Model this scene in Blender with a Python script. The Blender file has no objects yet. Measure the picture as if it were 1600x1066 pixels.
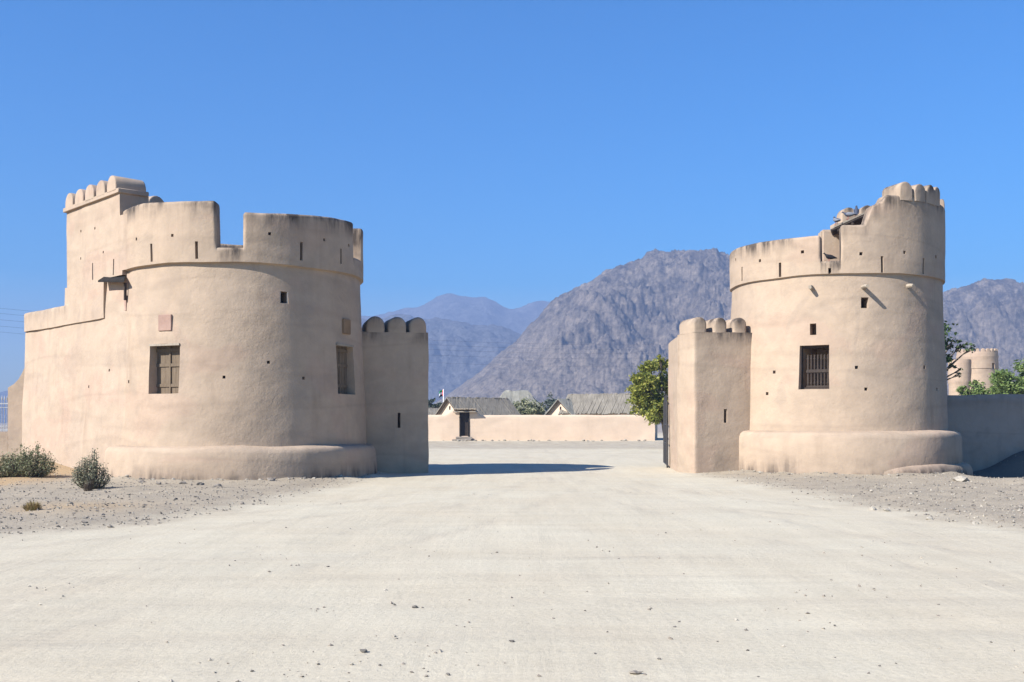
import bpy, bmesh, math, random
from mathutils import Vector, Matrix, noise
random.seed(7)
R = math.radians
scn = bpy.context.scene
COL = scn.collection
F = 1600.0; HOR = 660.0; EYE = 1.7          # focal length in photo pixels, horizon row, eye height

# ------------------------------------------------------------------ helpers
def P(px, py, y):
    return Vector(((px-800)/F*y, y, EYE+(HOR-py)/F*y))
def zat(py, y): return EYE+(HOR-py)/F*y
def sstep(a, b, x):
    if a == b: return 1.0 if x >= a else 0.0
    t = max(0.0, min(1.0, (x-a)/(b-a))); return t*t*(3-2*t)
def lerp(a, b, t): return a+(b-a)*t
def pw(x, pts):
    if x <= pts[0][0]: return pts[0][1]
    for (a, va), (b, vb) in zip(pts, pts[1:]):
        if x <= b: return va+(vb-va)*(x-a)/(b-a)
    return pts[-1][1]

def tag(o, label=None, cat=None, group=None, kind=None):
    if label: o['label'] = label
    if cat: o['category'] = cat
    if group: o['group'] = group
    if kind: o['kind'] = kind
    return o
def empty(name, loc, label, cat, group=None):
    o = bpy.data.objects.new(name, None); COL.objects.link(o)
    o.location = loc; o.empty_display_size = .3
    return tag(o, label, cat, group)
def link(name, me, mat=None, parent=None):
    o = bpy.data.objects.new(name, me); COL.objects.link(o)
    if mat is not None:
        for m in (mat if isinstance(mat, (list, tuple)) else [mat]): me.materials.append(m)
    if parent is not None:
        o.parent = parent
        root = parent; off = Vector(parent.location)
        while root.parent is not None:
            root = root.parent; off += Vector(root.location)
        o.location = -off
    return o
def finish(me, ang=38):
    me.update()
    for p in me.polygons: p.use_smooth = True
    me.set_sharp_from_angle(angle=R(ang))
    return me
def bm_obj(name, bm, mat, parent=None, ang=38, flat=False):
    me = bpy.data.meshes.new(name); 
    bm.normal_update(); bm.to_mesh(me); bm.free()
    if not flat: finish(me, ang)
    return link(name, me, mat, parent)
def wob(p, amp=.018, sc=.8):
    p = Vector(p)
    return p + noise.noise_vector(p*sc)*amp + noise.noise_vector(p*sc*3.3+Vector((7, 3, 1)))*(amp*.38)
def wobble(bm, amp=.018, sc=.8):
    for v in bm.verts: v.co = wob(v.co, amp, sc)

def box(bm, c, ax, ay, az):
    """box from centre and three half-axis vectors"""
    c = Vector(c); vs = []
    for k in (-1, 1):
        for j in (-1, 1):
            for i in (-1, 1):
                vs.append(bm.verts.new(c+Vector(ax)*i+Vector(ay)*j+Vector(az)*k))
    for f in ((0, 2, 3, 1), (4, 5, 7, 6), (0, 1, 5, 4), (2, 6, 7, 3), (0, 4, 6, 2), (1, 3, 7, 5)):
        bm.faces.new([vs[i] for i in f])
def tube(bm, pts, rad, n=6, cap=True):
    pts = [Vector(p) for p in pts]; rings = []
    for i, p in enumerate(pts):
        d = (pts[min(i+1, len(pts)-1)]-pts[max(i-1, 0)]).normalized()
        up = Vector((0, 0, 1)) if abs(d.z) < .9 else Vector((1, 0, 0))
        a = d.cross(up).normalized(); b = a.cross(d)
        r = rad[i] if isinstance(rad, (list, tuple)) else rad
        rings.append([bm.verts.new(p+(a*math.cos(2*math.pi*k/n)+b*math.sin(2*math.pi*k/n))*r) for k in range(n)])
    for A, B in zip(rings, rings[1:]):
        for k in range(n): bm.faces.new((A[k], A[(k+1) % n], B[(k+1) % n], B[k]))
    if cap:
        bm.faces.new(list(reversed(rings[0]))); bm.faces.new(rings[-1])
    bmesh.ops.recalc_face_normals(bm, faces=bm.faces[:])
def lines(a, b, step, extra=()):
    n = max(1, int(math.ceil((b-a)/step)))
    base = [a+(b-a)*i/n for i in range(n+1)]
    ex = sorted(e for e in extra if a < e < b)
    out = [x for x in base if x in (a, b) or all(abs(x-e) > step*.22 for e in ex)]
    out = sorted(set(out+ex)); res = []
    for x in out:
        if not res or x-res[-1] > 1e-4: res.append(x)
    return res
def sheet(bm, S, us, vs, holes=(), keep=None, t=0.0):
    """surface S(u,v)->(point, outward normal); holes (u0,u1,v0,v1,depth) become real recesses;
    cells where keep() is false are left out and the rim there is t thick"""
    nu, nv = len(us)-1, len(vs)-1; cache = {}; vc = {}
    def base(i, j):
        if (i, j) not in cache: cache[(i, j)] = S(us[i], vs[j])
        return cache[(i, j)]
    def V(i, j, d):
        k = (i, j, round(d, 4))
        if k not in vc:
            p, n = base(i, j); vc[k] = bm.verts.new(Vector(p)-Vector(n)*d)
        return vc[k]
    st = {}
    for i in range(nu):
        u = (us[i]+us[i+1])/2
        for j in range(nv):
            v = (vs[j]+vs[j+1])/2; d = 0.0
            if keep and not keep(u, v): d = -1
            else:
                for h in holes:
                    if h[0] < u < h[1] and h[2] < v < h[3]: d = h[4]; break
            st[(i, j)] = d
    for (i, j), d in st.items():
        if d == -1: continue
        try: bm.faces.new((V(i, j, d), V(i+1, j, d), V(i+1, j+1, d), V(i, j+1, d)))
        except ValueError: pass
        for (a, b, n) in (((i, j), (i+1, j), (i, j-1)), ((i+1, j), (i+1, j+1), (i+1, j)),
                          ((i+1, j+1), (i, j+1), (i, j+1)), ((i, j+1), (i, j), (i-1, j))):
            e = st.get(n, -1)
            if e == -1: e = t
            if e > d+1e-6:
                try: bm.faces.new((V(*a, d), V(*a, e), V(*b, e), V(*b, d)))
                except ValueError: pass
    return vc

# ------------------------------------------------------------------ materials
class NT:
    def __init__(s, name):
        s.m = bpy.data.materials.new(name); s.m.use_nodes = True
        s.t = s.m.node_tree; s.n = s.t.nodes; s.l = s.t.links
        s.bsdf = s.n['Principled BSDF']; s.out = s.n['Material Output']
        s.bsdf.inputs['Roughness'].default_value = .9
        s.bsdf.inputs['Specular IOR Level'].default_value = .15
    def node(s, typ, **kw):
        n = s.n.new(typ)
        for k, v in kw.items():
            if hasattr(n, k) and k not in n.inputs: setattr(n, k, v)
            else: n.inputs[k].default_value = v
        return n
    def link(s, a, b): s.l.new(a, b)
    def coord(s, which='Object', scale=(1, 1, 1), rot=(0, 0, 0)):
        c = s.n.new('ShaderNodeTexCoord'); m = s.n.new('ShaderNodeMapping')
        m.inputs['Scale'].default_value = scale; m.inputs['Rotation'].default_value = rot
        g = s.n.new('ShaderNodeNewGeometry') if which == 'World' else None
        s.l.new(g.outputs['Position'] if g else c.outputs[which], m.inputs['Vector']); return m.outputs['Vector']
    def noise(s, vec, scale, detail=4, rough=.55, dist=0.0):
        n = s.n.new('ShaderNodeTexNoise'); n.inputs['Scale'].default_value = scale
        n.inputs['Detail'].default_value = detail; n.inputs['Roughness'].default_value = rough
        n.inputs['Distortion'].default_value = dist
        s.l.new(vec, n.inputs['Vector']); return n.outputs['Fac']
    def ramp(s, fac, stops):
        r = s.n.new('ShaderNodeValToRGB'); cr = r.color_ramp
        while len(cr.elements) < len(stops): cr.elements.new(.5)
        for e, (p, c) in zip(cr.elements, stops):
            e.position = p; e.color = (*c, 1) if isinstance(c, (tuple, list)) else (c, c, c, 1)
        s.l.new(fac, r.inputs['Fac']); return r.outputs['Color']
    def mix(s, fac, a, b, typ='MIX'):
        m = s.n.new('ShaderNodeMix'); m.data_type = 'RGBA'; m.blend_type = typ
        for sock, val in ((m.inputs['Factor'], fac), (m.inputs['A'], a), (m.inputs['B'], b)):
            if hasattr(val, 'is_linked'): s.l.new(val, sock)
            elif isinstance(val, (int, float)): sock.default_value = val if sock.type == 'VALUE' else (val, val, val, 1)
            else: sock.default_value = (*val, 1)
        return m.outputs['Result']
    def math(s, op, a, b=0.0, clamp=False):
        m = s.n.new('ShaderNodeMath'); m.operation = op; m.use_clamp = clamp
        for sock, val in ((m.inputs[0], a), (m.inputs[1], b)):
            if hasattr(val, 'is_linked'): s.l.new(val, sock)
            else: sock.default_value = val
        return m.outputs[0]
    def bump(s, h, strength, dist, prev=None):
        b = s.n.new('ShaderNodeBump'); b.inputs['Strength'].default_value = strength
        b.inputs['Distance'].default_value = dist; s.l.new(h, b.inputs['Height'])
        if prev is not None: s.l.new(prev, b.inputs['Normal'])
        return b.outputs['Normal']
    def attr(s, name):
        a = s.n.new('ShaderNodeAttribute'); a.attribute_name = name; return a.outputs['Fac']
    def done(s, col=None, nrm=None):
        if col is not None:
            if hasattr(col, 'is_linked'): s.l.new(col, s.bsdf.inputs['Base Color'])
            else: s.bsdf.inputs['Base Color'].default_value = (*col, 1)
        if nrm is not None: s.l.new(nrm, s.bsdf.inputs['Normal'])
        return s.m

def plaster(name, c1, c2, cp, weather=0.0, fine=1.0, mot=1.0):
    c1, c2, cp = [(c[0]*.650, c[1]*.618, c[2]*.578) for c in (c1, c2, cp)]
    t = NT(name); v = t.coord('World')
    big = t.ramp(t.noise(v, .55, 5, .6), [(.35, 0.0), (.68, 1.0)])
    col = t.mix(big, c1, c2)
    patch = t.ramp(t.noise(t.coord('World', (1, 1, 1.6)), .33, 3, .5, .8), [(.54, 0.0), (.6, 1.0)])
    col = t.mix(t.math('MULTIPLY', patch, .6), col, cp)
    patch2 = t.ramp(t.noise(t.coord('World', (1, 1, .8), (0, 0, .7)), .48, 2, .5, 1.2), [(.57, 0.0), (.60, 1.0)])
    col = t.mix(t.math('MULTIPLY', patch2, .5*mot), col, (c2[0]*.90, c2[1]*.925, c2[2]*.96))
    lift = t.ramp(t.noise(t.coord('World', (.12, .12, 1.0)), 1.1, 2, .4, .3), [(.44, 1.06), (.50, .935), (.56, 1.04)])
    col = t.mix(.8*mot, col, lift, 'MULTIPLY')
    mott = t.ramp(t.noise(v, 2.2, 6, .65), [(.3, 1-.14*mot), (.7, 1.05)])
    col = t.mix(1.0, col, mott, 'MULTIPLY')
    speck = t.ramp(t.noise(v, 19, 4, .7), [(.30, .84), (.40, 1.0)])
    col = t.mix(.4*mot, col, speck, 'MULTIPLY')
    drip = t.ramp(t.noise(t.coord('World', (1, 1, .07)), 2.6, 5, .65), [(.53, 0.0), (.72, 1.0)])
    dripm = t.ramp(t.noise(v, .5, 2), [(.42, 0.0), (.62, 1.0)])
    col = t.mix(t.math('MULTIPLY', t.math('MULTIPLY', drip, dripm), .34*mot), col, (c2[0]*.5, c2[1]*.47, c2[2]*.45))
    if weather:
        w = t.attr('weather')
        st = t.ramp(t.noise(t.coord('World', (1, 1, .14)), 3.4, 5, .7), [(.34, 0.0), (.60, 1.0)])
        blot = t.ramp(t.noise(v, .8, 3, .5), [(.40, .12), (.60, 1.0)])
        k = t.math('MULTIPLY', t.math('MULTIPLY', w, st), t.math('MULTIPLY', blot, weather), True)
        col = t.mix(k, col, (.075, .06, .05))
    n1 = t.bump(t.noise(v, 2.0, 6, .62), .50, .05*fine)
    rough = t.ramp(t.noise(v, .7, 3, .5), [(.42, .12), (.62, 1.0)])
    lumps = t.ramp(t.noise(v, 6.0, 5, .65, .4), [(.35, 0.0), (.65, 1.0)])
    n2 = t.bump(t.math('MULTIPLY', lumps, rough), .30, .018*fine, n1)
    n3 = t.bump(t.noise(v, 38, 4, .75), .28, .006*fine, n2)
    return t.done(col, n3)

M = {}
M['plaster'] = plaster('mud_plaster', (.585, .475, .375), (.55, .44, .342), (.57, .435, .345), 1.7)
M['plaster_pink'] = plaster('pale_plaster', (.575, .475, .38), (.55, .44, .35), (.565, .425, .345), .6)
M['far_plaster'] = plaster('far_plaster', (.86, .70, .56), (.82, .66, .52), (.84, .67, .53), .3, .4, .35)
M['grey_plaster'] = plaster('grey_plaster', (.52, .45, .40), (.45, .39, .345), (.48, .41, .36), .5)

def wood(name, a, b, sc=(14, 14, 1.2), rough=.85):
    a, b = tuple(q*.68 for q in a), tuple(q*.68 for q in b)
    t = NT(name); v = t.coord('World', sc)
    col = t.mix(t.ramp(t.noise(v, 1.6, 5, .65, .5), [(.3, 0.0), (.7, 1.0)]), a, b)
    col = t.mix(.6, col, t.ramp(t.noise(t.coord('World'), 2.0, 3), [(.3, .7), (.7, 1.1)]), 'MULTIPLY')
    t.bsdf.inputs['Roughness'].default_value = rough
    return t.done(col, t.bump(t.noise(v, 2.5, 4), .5, .01))
M['shutter'] = wood('sun_bleached_wood', (.19, .14, .095), (.28, .215, .15))
M['dark_wood'] = wood('dark_wood', (.055, .042, .035), (.10, .078, .065))
M['black_wood'] = wood('blackened_wood', (.018, .016, .014), (.035, .03, .026))
M['pole_wood'] = wood('weathered_pole', (.40, .33, .25), (.52, .45, .36))
M['tile'] = wood('clay_plaque', (.46, .30, .235), (.52, .35, .28), (3, 3, 3))
M['tile_brown'] = wood('brown_plaque', (.30, .19, .11), (.36, .24, .14), (3, 3, 3))
M['lime'] = wood('lime_edge', (.62, .52, .43), (.68, .6, .5), (6, 6, 6))

def metal(name, c, rough=.5):
    t = NT(name); t.bsdf.inputs['Metallic'].default_value = .5; t.bsdf.inputs['Roughness'].default_value = rough
    v = t.coord('World')
    return t.done(t.mix(t.ramp(t.noise(v, 8, 4), [(.4, 0.0), (.7, 1.0)]), c, tuple(x*.6+.03 for x in c)))
M['iron'] = metal('rusty_dark_iron', (.05, .046, .045), .6)
M['steel'] = metal('grey_painted_iron', (.42, .43, .45), .5)
M['cable'] = metal('cable_black', (.06, .06, .07), .7)
def plain(name, c, rough=.7):
    t = NT(name); t.bsdf.inputs['Roughness'].default_value = rough
    v = t.coord('World')
    return t.done(t.mix(1.0, c, t.ramp(t.noise(v, 30, 3), [(.3, .85), (.7, 1.1)]), 'MULTIPLY'))
M['flag_red'] = plain('flag_red', (.6, .03, .03)); M['flag_green'] = plain('flag_green', (.02, .22, .07))
M['flag_white'] = plain('flag_white', (.8, .8, .8)); M['flag_black'] = plain('flag_black', (.02, .02, .02))
M['pigeon_dark'] = plain('dark_feathers', (.015, .015, .018)); M['pigeon_grey'] = plain('blue_grey_feathers', (.05, .06, .09))
M['pigeon_wing'] = plain('pale_wing', (.16, .17, .20)); M['beak'] = plain('beak', (.12, .1, .1)); M['foot'] = plain('pink_foot', (.35, .12, .10))

def roofmat(name, a, b):
    t = NT(name); v = t.coord('Object', (1, 1, 1))
    a, b = tuple(q*.72 for q in a), tuple(q*.72 for q in b)
    w = t.noise(t.coord('Object', (6, .35, .35)), 1.3, 4, .7)
    col = t.mix(t.ramp(w, [(.35, 0.0), (.65, 1.0)]), a, b)
    col = t.mix(.7, col, t.ramp(t.noise(v, 1.2, 4), [(.3, .7), (.7, 1.15)]), 'MULTIPLY')
    return t.done(col, t.bump(w, .8, .08))
M['thatch'] = roofmat('palm_frond_roof', (.22, .195, .155), (.32, .285, .23))
M['thatch_pale'] = roofmat('pale_frond_roof', (.26, .25, .21), (.36, .345, .295))

def leafmat(name, a, b, c, trans=.25):
    t = NT(name); g = t.n.new('ShaderNodeNewGeometry')
    col = t.ramp(g.outputs['Random Per Island'], [(0.0, a), (.55, b), (1.0, c)])
    t.bsdf.inputs['Roughness'].default_value = .55; t.bsdf.inputs['Specular IOR Level'].default_value = .3
    t.link(col, t.bsdf.inputs['Base Color'])
    tr = t.n.new('ShaderNodeBsdfTranslucent'); t.link(col, tr.inputs['Color'])
    mx = t.n.new('ShaderNodeMixShader'); mx.inputs[0].default_value = trans
    t.link(t.bsdf.outputs[0], mx.inputs[1]); t.link(tr.outputs[0], mx.inputs[2]); t.link(mx.outputs[0], t.out.inputs['Surface'])
    return t.m
M['leaf_fresh'] = leafmat('yellow_green_leaves', (.085, .11, .02), (.24, .255, .045), (.50, .46, .11), .34)
M['leaf_dark'] = leafmat('dark_leaves', (.02, .045, .015), (.04, .075, .025), (.07, .11, .035))
M['leaf_feather'] = leafmat('feathery_leaves', (.06, .10, .03), (.13, .19, .05), (.22, .27, .09), .3)
M['leaf_grey'] = leafmat('grey_green_leaves', (.10, .11, .065), (.20, .20, .125), (.36, .34, .23))
M['leaf_bluegrey'] = leafmat('dull_far_leaves', (.05, .07, .055), (.08, .10, .075), (.12, .13, .09))
M['leaf_shrub'] = leafmat('shrub_leaves', (.08, .095, .045), (.18, .195, .10), (.33, .31, .19))
M['straw'] = leafmat('dry_straw', (.22, .15, .06), (.33, .24, .11), (.24, .22, .09))
M['bark'] = wood('bark', (.12, .09, .065), (.2, .16, .12), (6, 6, 2))

# ground
def ground_material():
    t = NT('sandy_ground'); v = t.coord('World')
    gm = t.attr('gravel')
    edge = t.math('ADD', gm, t.math('MULTIPLY', t.math('SUBTRACT', t.noise(v, .7, 7, .7), .5), .9))
    gk = t.ramp(edge, [(.28, 0.0), (.80, 1.0)])
    track = t.noise(t.coord('World', (1.6, .16, 1), (0, 0, R(-24))), 1.4, 5, .6, .4)
    track2 = t.noise(t.coord('World', (.22, 2.2, 1), (0, 0, R(14))), 1.2, 5, .6, .3)
    sand = t.mix(t.ramp(t.noise(v, .35, 5, .6), [(.35, 0.0), (.65, 1.0)]), (.465, .418, .318), (.445, .388, .288))
    rut = t.noise(t.coord('World', (5.0, .16, 1), (0, 0, R(-38))), 1.0, 3, .6, .25); rm = t.ramp(t.noise(v, .22, 3, .5), [(.50, 0.0), (.66, 1.0)])
    rut2 = t.noise(t.coord('World', (.10, 7.5, 1), (0, 0, R(9))), 1.0, 3, .6, .25); rm2 = t.ramp(t.noise(t.coord('World', (1, 1, 1), (0, 0, 1.0)), .26, 3, .5), [(.51, 0.0), (.66, 1.0)])
    r1 = t.math('MULTIPLY', t.ramp(rut, [(.40, 0.0), (.60, 1.0)]), rm); r2 = t.math('MULTIPLY', t.ramp(rut2, [(.40, 0.0), (.60, 1.0)]), rm2)
    sand = t.mix(t.math('MULTIPLY', r1, .18), sand, (.34, .285, .215)); sand = t.mix(t.math('MULTIPLY', r2, .12), sand, (.34, .28, .205))
    sand = t.mix(1.0, sand, t.ramp(track, [(.3, .95), (.7, 1.04)]), 'MULTIPLY')
    sand = t.mix(1.0, sand, t.ramp(track2, [(.3, .95), (.7, 1.04)]), 'MULTIPLY')
    sand = t.mix(1.0, sand, t.ramp(t.noise(v, 22, 5, .75), [(.28, .84), (.55, 1.03)]), 'MULTIPLY')
    tk = t.math('MULTIPLY', t.attr('track'), t.ramp(t.noise(v, .45, 4, .6), [(.38, .05), (.62, 1.0)]))
    sand = t.mix(t.math('MULTIPLY', tk, .38), sand, (.345, .295, .225))
    grav = t.mix(t.ramp(t.noise(v, 1.3, 5, .6), [(.35, 0.0), (.65, 1.0)]), (.32, .27, .20), (.265, .226, .172))
    grav = t.mix(1.0, grav, t.ramp(t.noise(v, 26, 4, .8), [(.25, .62), (.6, 1.15)]), 'MULTIPLY')
    ochre = t.attr('ochre')
    grav = t.mix(t.math('MULTIPLY', ochre, .85), grav, (.35, .24, .13))
    ditch_shade = t.attr('ditch_shade')
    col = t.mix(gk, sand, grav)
    col = t.mix(ditch_shade, col, (.085, .078, .072))  # deep shade of ditch and bank painted into the ground colour
    far = t.attr('far')
    col = t.mix(far, col, t.mix(t.ramp(t.noise(v, .05, 4), [(.35, 0.0), (.65, 1.0)]), (.29, .255, .215), (.25, .215, .18)))
    n1 = t.bump(track, .35, .03); n1b = t.bump(track2, .35, .03, n1)
    n1c = t.bump(r2, .22, .012, t.bump(r1, .24, .012, n1b))
    n2 = t.bump(t.noise(v, 9, 6, .7), .4, .03, t.bump(t.math('MULTIPLY', tk, -1.0), .5, .03, n1c))
    n3 = t.bump(t.noise(v, 60, 4, .8), .5, .010, n2)
    return t.done(col, n3)
M['ground'] = ground_material()
def rockmat(name, a, b):
    t = NT(name); v = t.coord('World')
    col = t.mix(t.ramp(t.noise(v, 14, 4), [(.35, 0.0), (.65, 1.0)]), a, b)
    return t.done(col, t.bump(t.noise(v, 30, 4), .5, .01))
M['rock_grey'] = rockmat('grey_stone', (.18, .155, .13), (.25, .215, .175))
M['rock_dark'] = rockmat('dark_stone', (.095, .085, .075), (.16, .145, .125))
M['rock_pale'] = rockmat('pale_stone', (.28, .25, .205), (.35, .315, .26))
def mountmat(name, a, b, c, sc):
    t = NT(name); v = t.coord('World')
    sx = t.n.new('ShaderNodeSeparateXYZ'); t.link(v, sx.inputs[0])
    col = t.mix(t.ramp(t.noise(v, .012*sc, 8, .65), [(.35, 0.0), (.65, 1.0)]), a, b)
    hz = t.math('ADD', t.math('MULTIPLY', sx.outputs['Z'], .0050*sc), t.math('MULTIPLY', t.math('SUBTRACT', t.noise(v, .016*sc, 7, .7), .5), 2.0))
    rocky = t.ramp(hz, [(.22, 0.0), (.62, 1.0)])
    out = t.ramp(t.noise(t.coord('World', (1, 1, .55)), .055*sc, 8, .78), [(.42, 0.0), (.57, 1.0)])
    rock = t.mix(out, c, col)
    col = t.mix(rocky, t.mix(.25, a, rock), rock)
    col = t.mix(.85, col, t.ramp(t.noise(v, .17*sc, 7, .85), [(.40, .38), (.58, 1.3)]), 'MULTIPLY')
    n = t.bump(t.noise(v, .11*sc, 8, .75), .9, 7/sc)
    return t.done(col, n)
M['mountain'] = mountmat('bare_rock', (.215, .178, .142), (.18, .148, .118), (.07, .06, .053), 1.0)
M['mountain_far'] = mountmat('far_rock', (.13, .125, .125), (.11, .108, .11), (.08, .08, .082), .5)

# ------------------------------------------------------------------ camera, light, sky
SUN_EL = R(37); SUN_AZ = 56.5                         # degrees from the -y axis toward -x
sd = Vector((-math.sin(R(SUN_AZ))*math.cos(SUN_EL), -math.cos(R(SUN_AZ))*math.cos(SUN_EL), math.sin(SUN_EL)))
cam = bpy.data.cameras.new('camera'); co = bpy.data.objects.new('camera', cam); COL.objects.link(co)
co.location = (0, 0, EYE); co.rotation_euler = (R(90), 0, 0)
cam.sensor_width = 36; cam.lens = 36; cam.shift_y = (HOR-533)/1600; cam.clip_end = 20000; cam.clip_start = .1
scn.camera = co
sun = bpy.data.lights.new('sun', 'SUN'); so = bpy.data.objects.new('sun', sun); COL.objects.link(so)
sun.energy = 5.0; sun.angle = R(.5); sun.color = (1.0, .965, .91)
so.rotation_euler = sd.to_track_quat('Z', 'Y').to_euler(); so.location = (-30, -20, 40)
w = bpy.data.worlds.new('World'); scn.world = w; w.use_nodes = True
wn = w.node_tree.nodes; wl = w.node_tree.links
sky = wn.new('ShaderNodeTexSky'); sky.sky_type = 'NISHITA'; sky.sun_disc = False
sky.sun_elevation = SUN_EL; sky.sun_rotation = math.atan2(sd.x, sd.y)
sky.air_density = 1.0; sky.dust_density = .35; sky.ozone_density = 2.2
hs = wn.new('ShaderNodeHueSaturation'); hs.inputs['Saturation'].default_value = 2.1; hs.inputs['Hue'].default_value = .509
wl.new(sky.outputs[0], hs.inputs['Color']); wl.new(hs.outputs[0], wn['Background'].inputs['Color'])
wn['Background'].inputs['Strength'].default_value = .077
vs_ = scn.view_settings; vs_.view_transform = 'Standard'; vs_.look = 'None'; vs_.exposure = 1.35; vs_.gamma = 1

# ------------------------------------------------------------------ ground
LEDGE = [(0, -30), (10, -13), (14.7, -8.0), (17, -5.6), (20.9, -4.8), (27.2, -4.2), (34, -3.6), (40, -9), (60, -20)]
REDGE = [(0, 30), (10, 13), (14.7, 7.9), (17.5, 7.1), (20.9, 6.6), (26, 6.3), (34.9, 5.5), (42, 8), (60, 20)]
def gh(x, y):
    h = .028*noise.noise(Vector((x*.35, y*.35, 3)))+.012*noise.noise(Vector((x*1.4, y*1.4, 9)))
    le, re = pw(y, LEDGE), pw(y, REDGE)
    g = max(sstep(0, 2.5, le-x), sstep(0, 2.5, x-re))
    if y < 60: h += g*(.05+.05*noise.noise(Vector((x*.9, y*.9, 5))))
    h += .42*sstep(27.5, 37, y)*sstep(11.8, 16, -x)*(1-sstep(60, 90, y))
    h += .10*sstep(12.8, 14.5, x)*sstep(24, 28.3, y)*(1-sstep(28.6, 30, y))           # lip before the ditch
    for cx_, cy_, rr_ in ((-8.56, 32.9, 4.2), (11.34, 36.06, 4.2)):
        d_ = math.hypot(x-cx_, y-cy_)-rr_
        if d_ < 1.0: h += (.03+.16*max(0, noise.noise(Vector((x*1.3, y*1.3, 11)))))*(1-sstep(0, .9, d_))
    h -= (.62+.75*sstep(15.6, 18, x))*sstep(14.2, 15.6, x)*sstep(28.6, 31, y)*(1-sstep(40, 50, y))             # ditch
    h += (2.1*sstep(14.9, 19.4, x))*sstep(35.4, 37.4, y)*(1-sstep(40, 50, y))           # shaded earth bank at the wall
    h += .25*sstep(74.5, 81.3, y+.3*noise.noise(Vector((x*.5, 1, 1))))*(1-sstep(120, 200, y))   # raised foot of the far wall
    return h
def axis(lim_near, step, lims):
    out = []; x = -lim_near
    n = int(round(2*lim_near/step))
    core = [-lim_near+i*step for i in range(n+1)]
    s = step; x = lim_near; hi = []
    while x < lims:
        s *= 1.25; x += s; hi.append(min(x, lims))
    return [-h for h in reversed(hi)]+core+hi
xs = axis(21, .22, 4000.0)
ys = []
y = -12.0
while y < 4.5: ys.append(y); y += 1.2
while y < 42: ys.append(y); y += .22
s = .25
while y < 4000: ys.append(y); s *= 1.09; y += s
ys.append(4000.0)
pre = []; y = -12.0; s = 1.3
while y > -300: s *= 1.5; y -= s; pre.append(y)
ys = list(reversed(pre))+ys
me = bpy.data.meshes.new('ground'); nx, ny = len(xs), len(ys)
verts = [(x, y, gh(x, y)) for y in ys for x in xs]
faces = [(j*nx+i, j*nx+i+1, (j+1)*nx+i+1, (j+1)*nx+i) for j in range(ny-1) for i in range(nx-1)]
me.from_pydata(verts, [], faces)
def fattr(me, name, vals):
    a = me.attributes.new(name, 'FLOAT', 'POINT'); a.data.foreach_set('value', vals)
def gravel_mask(x, y):
    if y > 90: return 0.0
    le, re = pw(y, LEDGE), pw(y, REDGE)
    g = max(sstep(-1.2, 2.4, le-x), sstep(-1.2, 2.4, x-re))
    if y > 36: g *= 1-.6*sstep(36, 44, y)
    g = max(g, .62*sstep(60, 68, y)*(1-sstep(79.5, 81, y)))
    return g
fattr(me, 'gravel', [gravel_mask(v[0], v[1]) for v in verts])
PATHS = [[(-16, 7), (-9, 12.5), (-4, 19), (-.8, 27), (.8, 36), (1.5, 50), (1, 75)],
         [(-6, 4), (-3.5, 11), (-1, 18), (.8, 26), (2.2, 36), (4, 50), (8, 66)],
         [(9, 4), (6, 11), (3.8, 18), (2.4, 26), (1.6, 36), (0, 50), (-6, 64)],
         [(18, 12.5), (10.5, 15.2), (5.5, 20), (3.2, 27), (2.6, 36), (3, 50)],
         [(-14, 10.2), (-6, 11.8), (2, 12.2), (9, 12.6), (17, 14.6)], [(-12, 6.2), (-4, 8.6), (4, 9.0), (13, 8.2)]]
SEGS = []
for P_ in PATHS:
    cp = [Vector((*P_[0], 0))]+[Vector((*q, 0)) for q in P_]+[Vector((*P_[-1], 0))]; pl = []
    for a, b, c, d in zip(cp, cp[1:], cp[2:], cp[3:]):
        for k in range(8):
            u = k/8; pl.append(.5*((2*b)+(c-a)*u+(2*a-5*b+4*c-d)*u*u+(3*b-a-3*c+d)*u**3))
    SEGS.append(pl)
def track_mask(x, y):
    if y < 3 or y > 76 or abs(x) > 20: return 0.0
    m = 0.0; p = Vector((x, y, 0))
    for pl in SEGS:
        i = min(range(len(pl)), key=lambda k: (pl[k]-p).length_squared)
        best = 9
        for j in (i-1, i):
            if 0 <= j < len(pl)-1:
                ab = pl[j+1]-pl[j]; u = max(0, min(1, (p-pl[j]).dot(ab)/ab.length_squared)); best = min(best, (pl[j]+ab*u-p).length)
        m = max(m, math.exp(-((best-.78)/.17)**2))
    return m
fattr(me, 'track', [track_mask(v[0], v[1]) for v in verts])
fattr(me, 'ochre', [max(sstep(12.2, 14.2, -v[0])*sstep(21, 25, v[1])*(1-sstep(33, 38, v[1])),
                        .7*math.exp(-((v[0]+8.6)**2/1.6+(v[1]-20)**2/1.5))) for v in verts])
fattr(me, 'ditch_shade', [.8*sstep(14.6, 15.8, v[0])*sstep(30.2, 31.5, v[1])*(1-sstep(40, 44, v[1])) for v in verts])  # mask for the painted shade between right tower and boundary wall
fattr(me, 'far', [sstep(95, 180, v[1]) if v[1] > 0 else sstep(40, 120, -v[1]) for v in verts])
for p in me.polygons: p.use_smooth = True
tag(link('ground', me, M['ground']), kind='structure')

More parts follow.
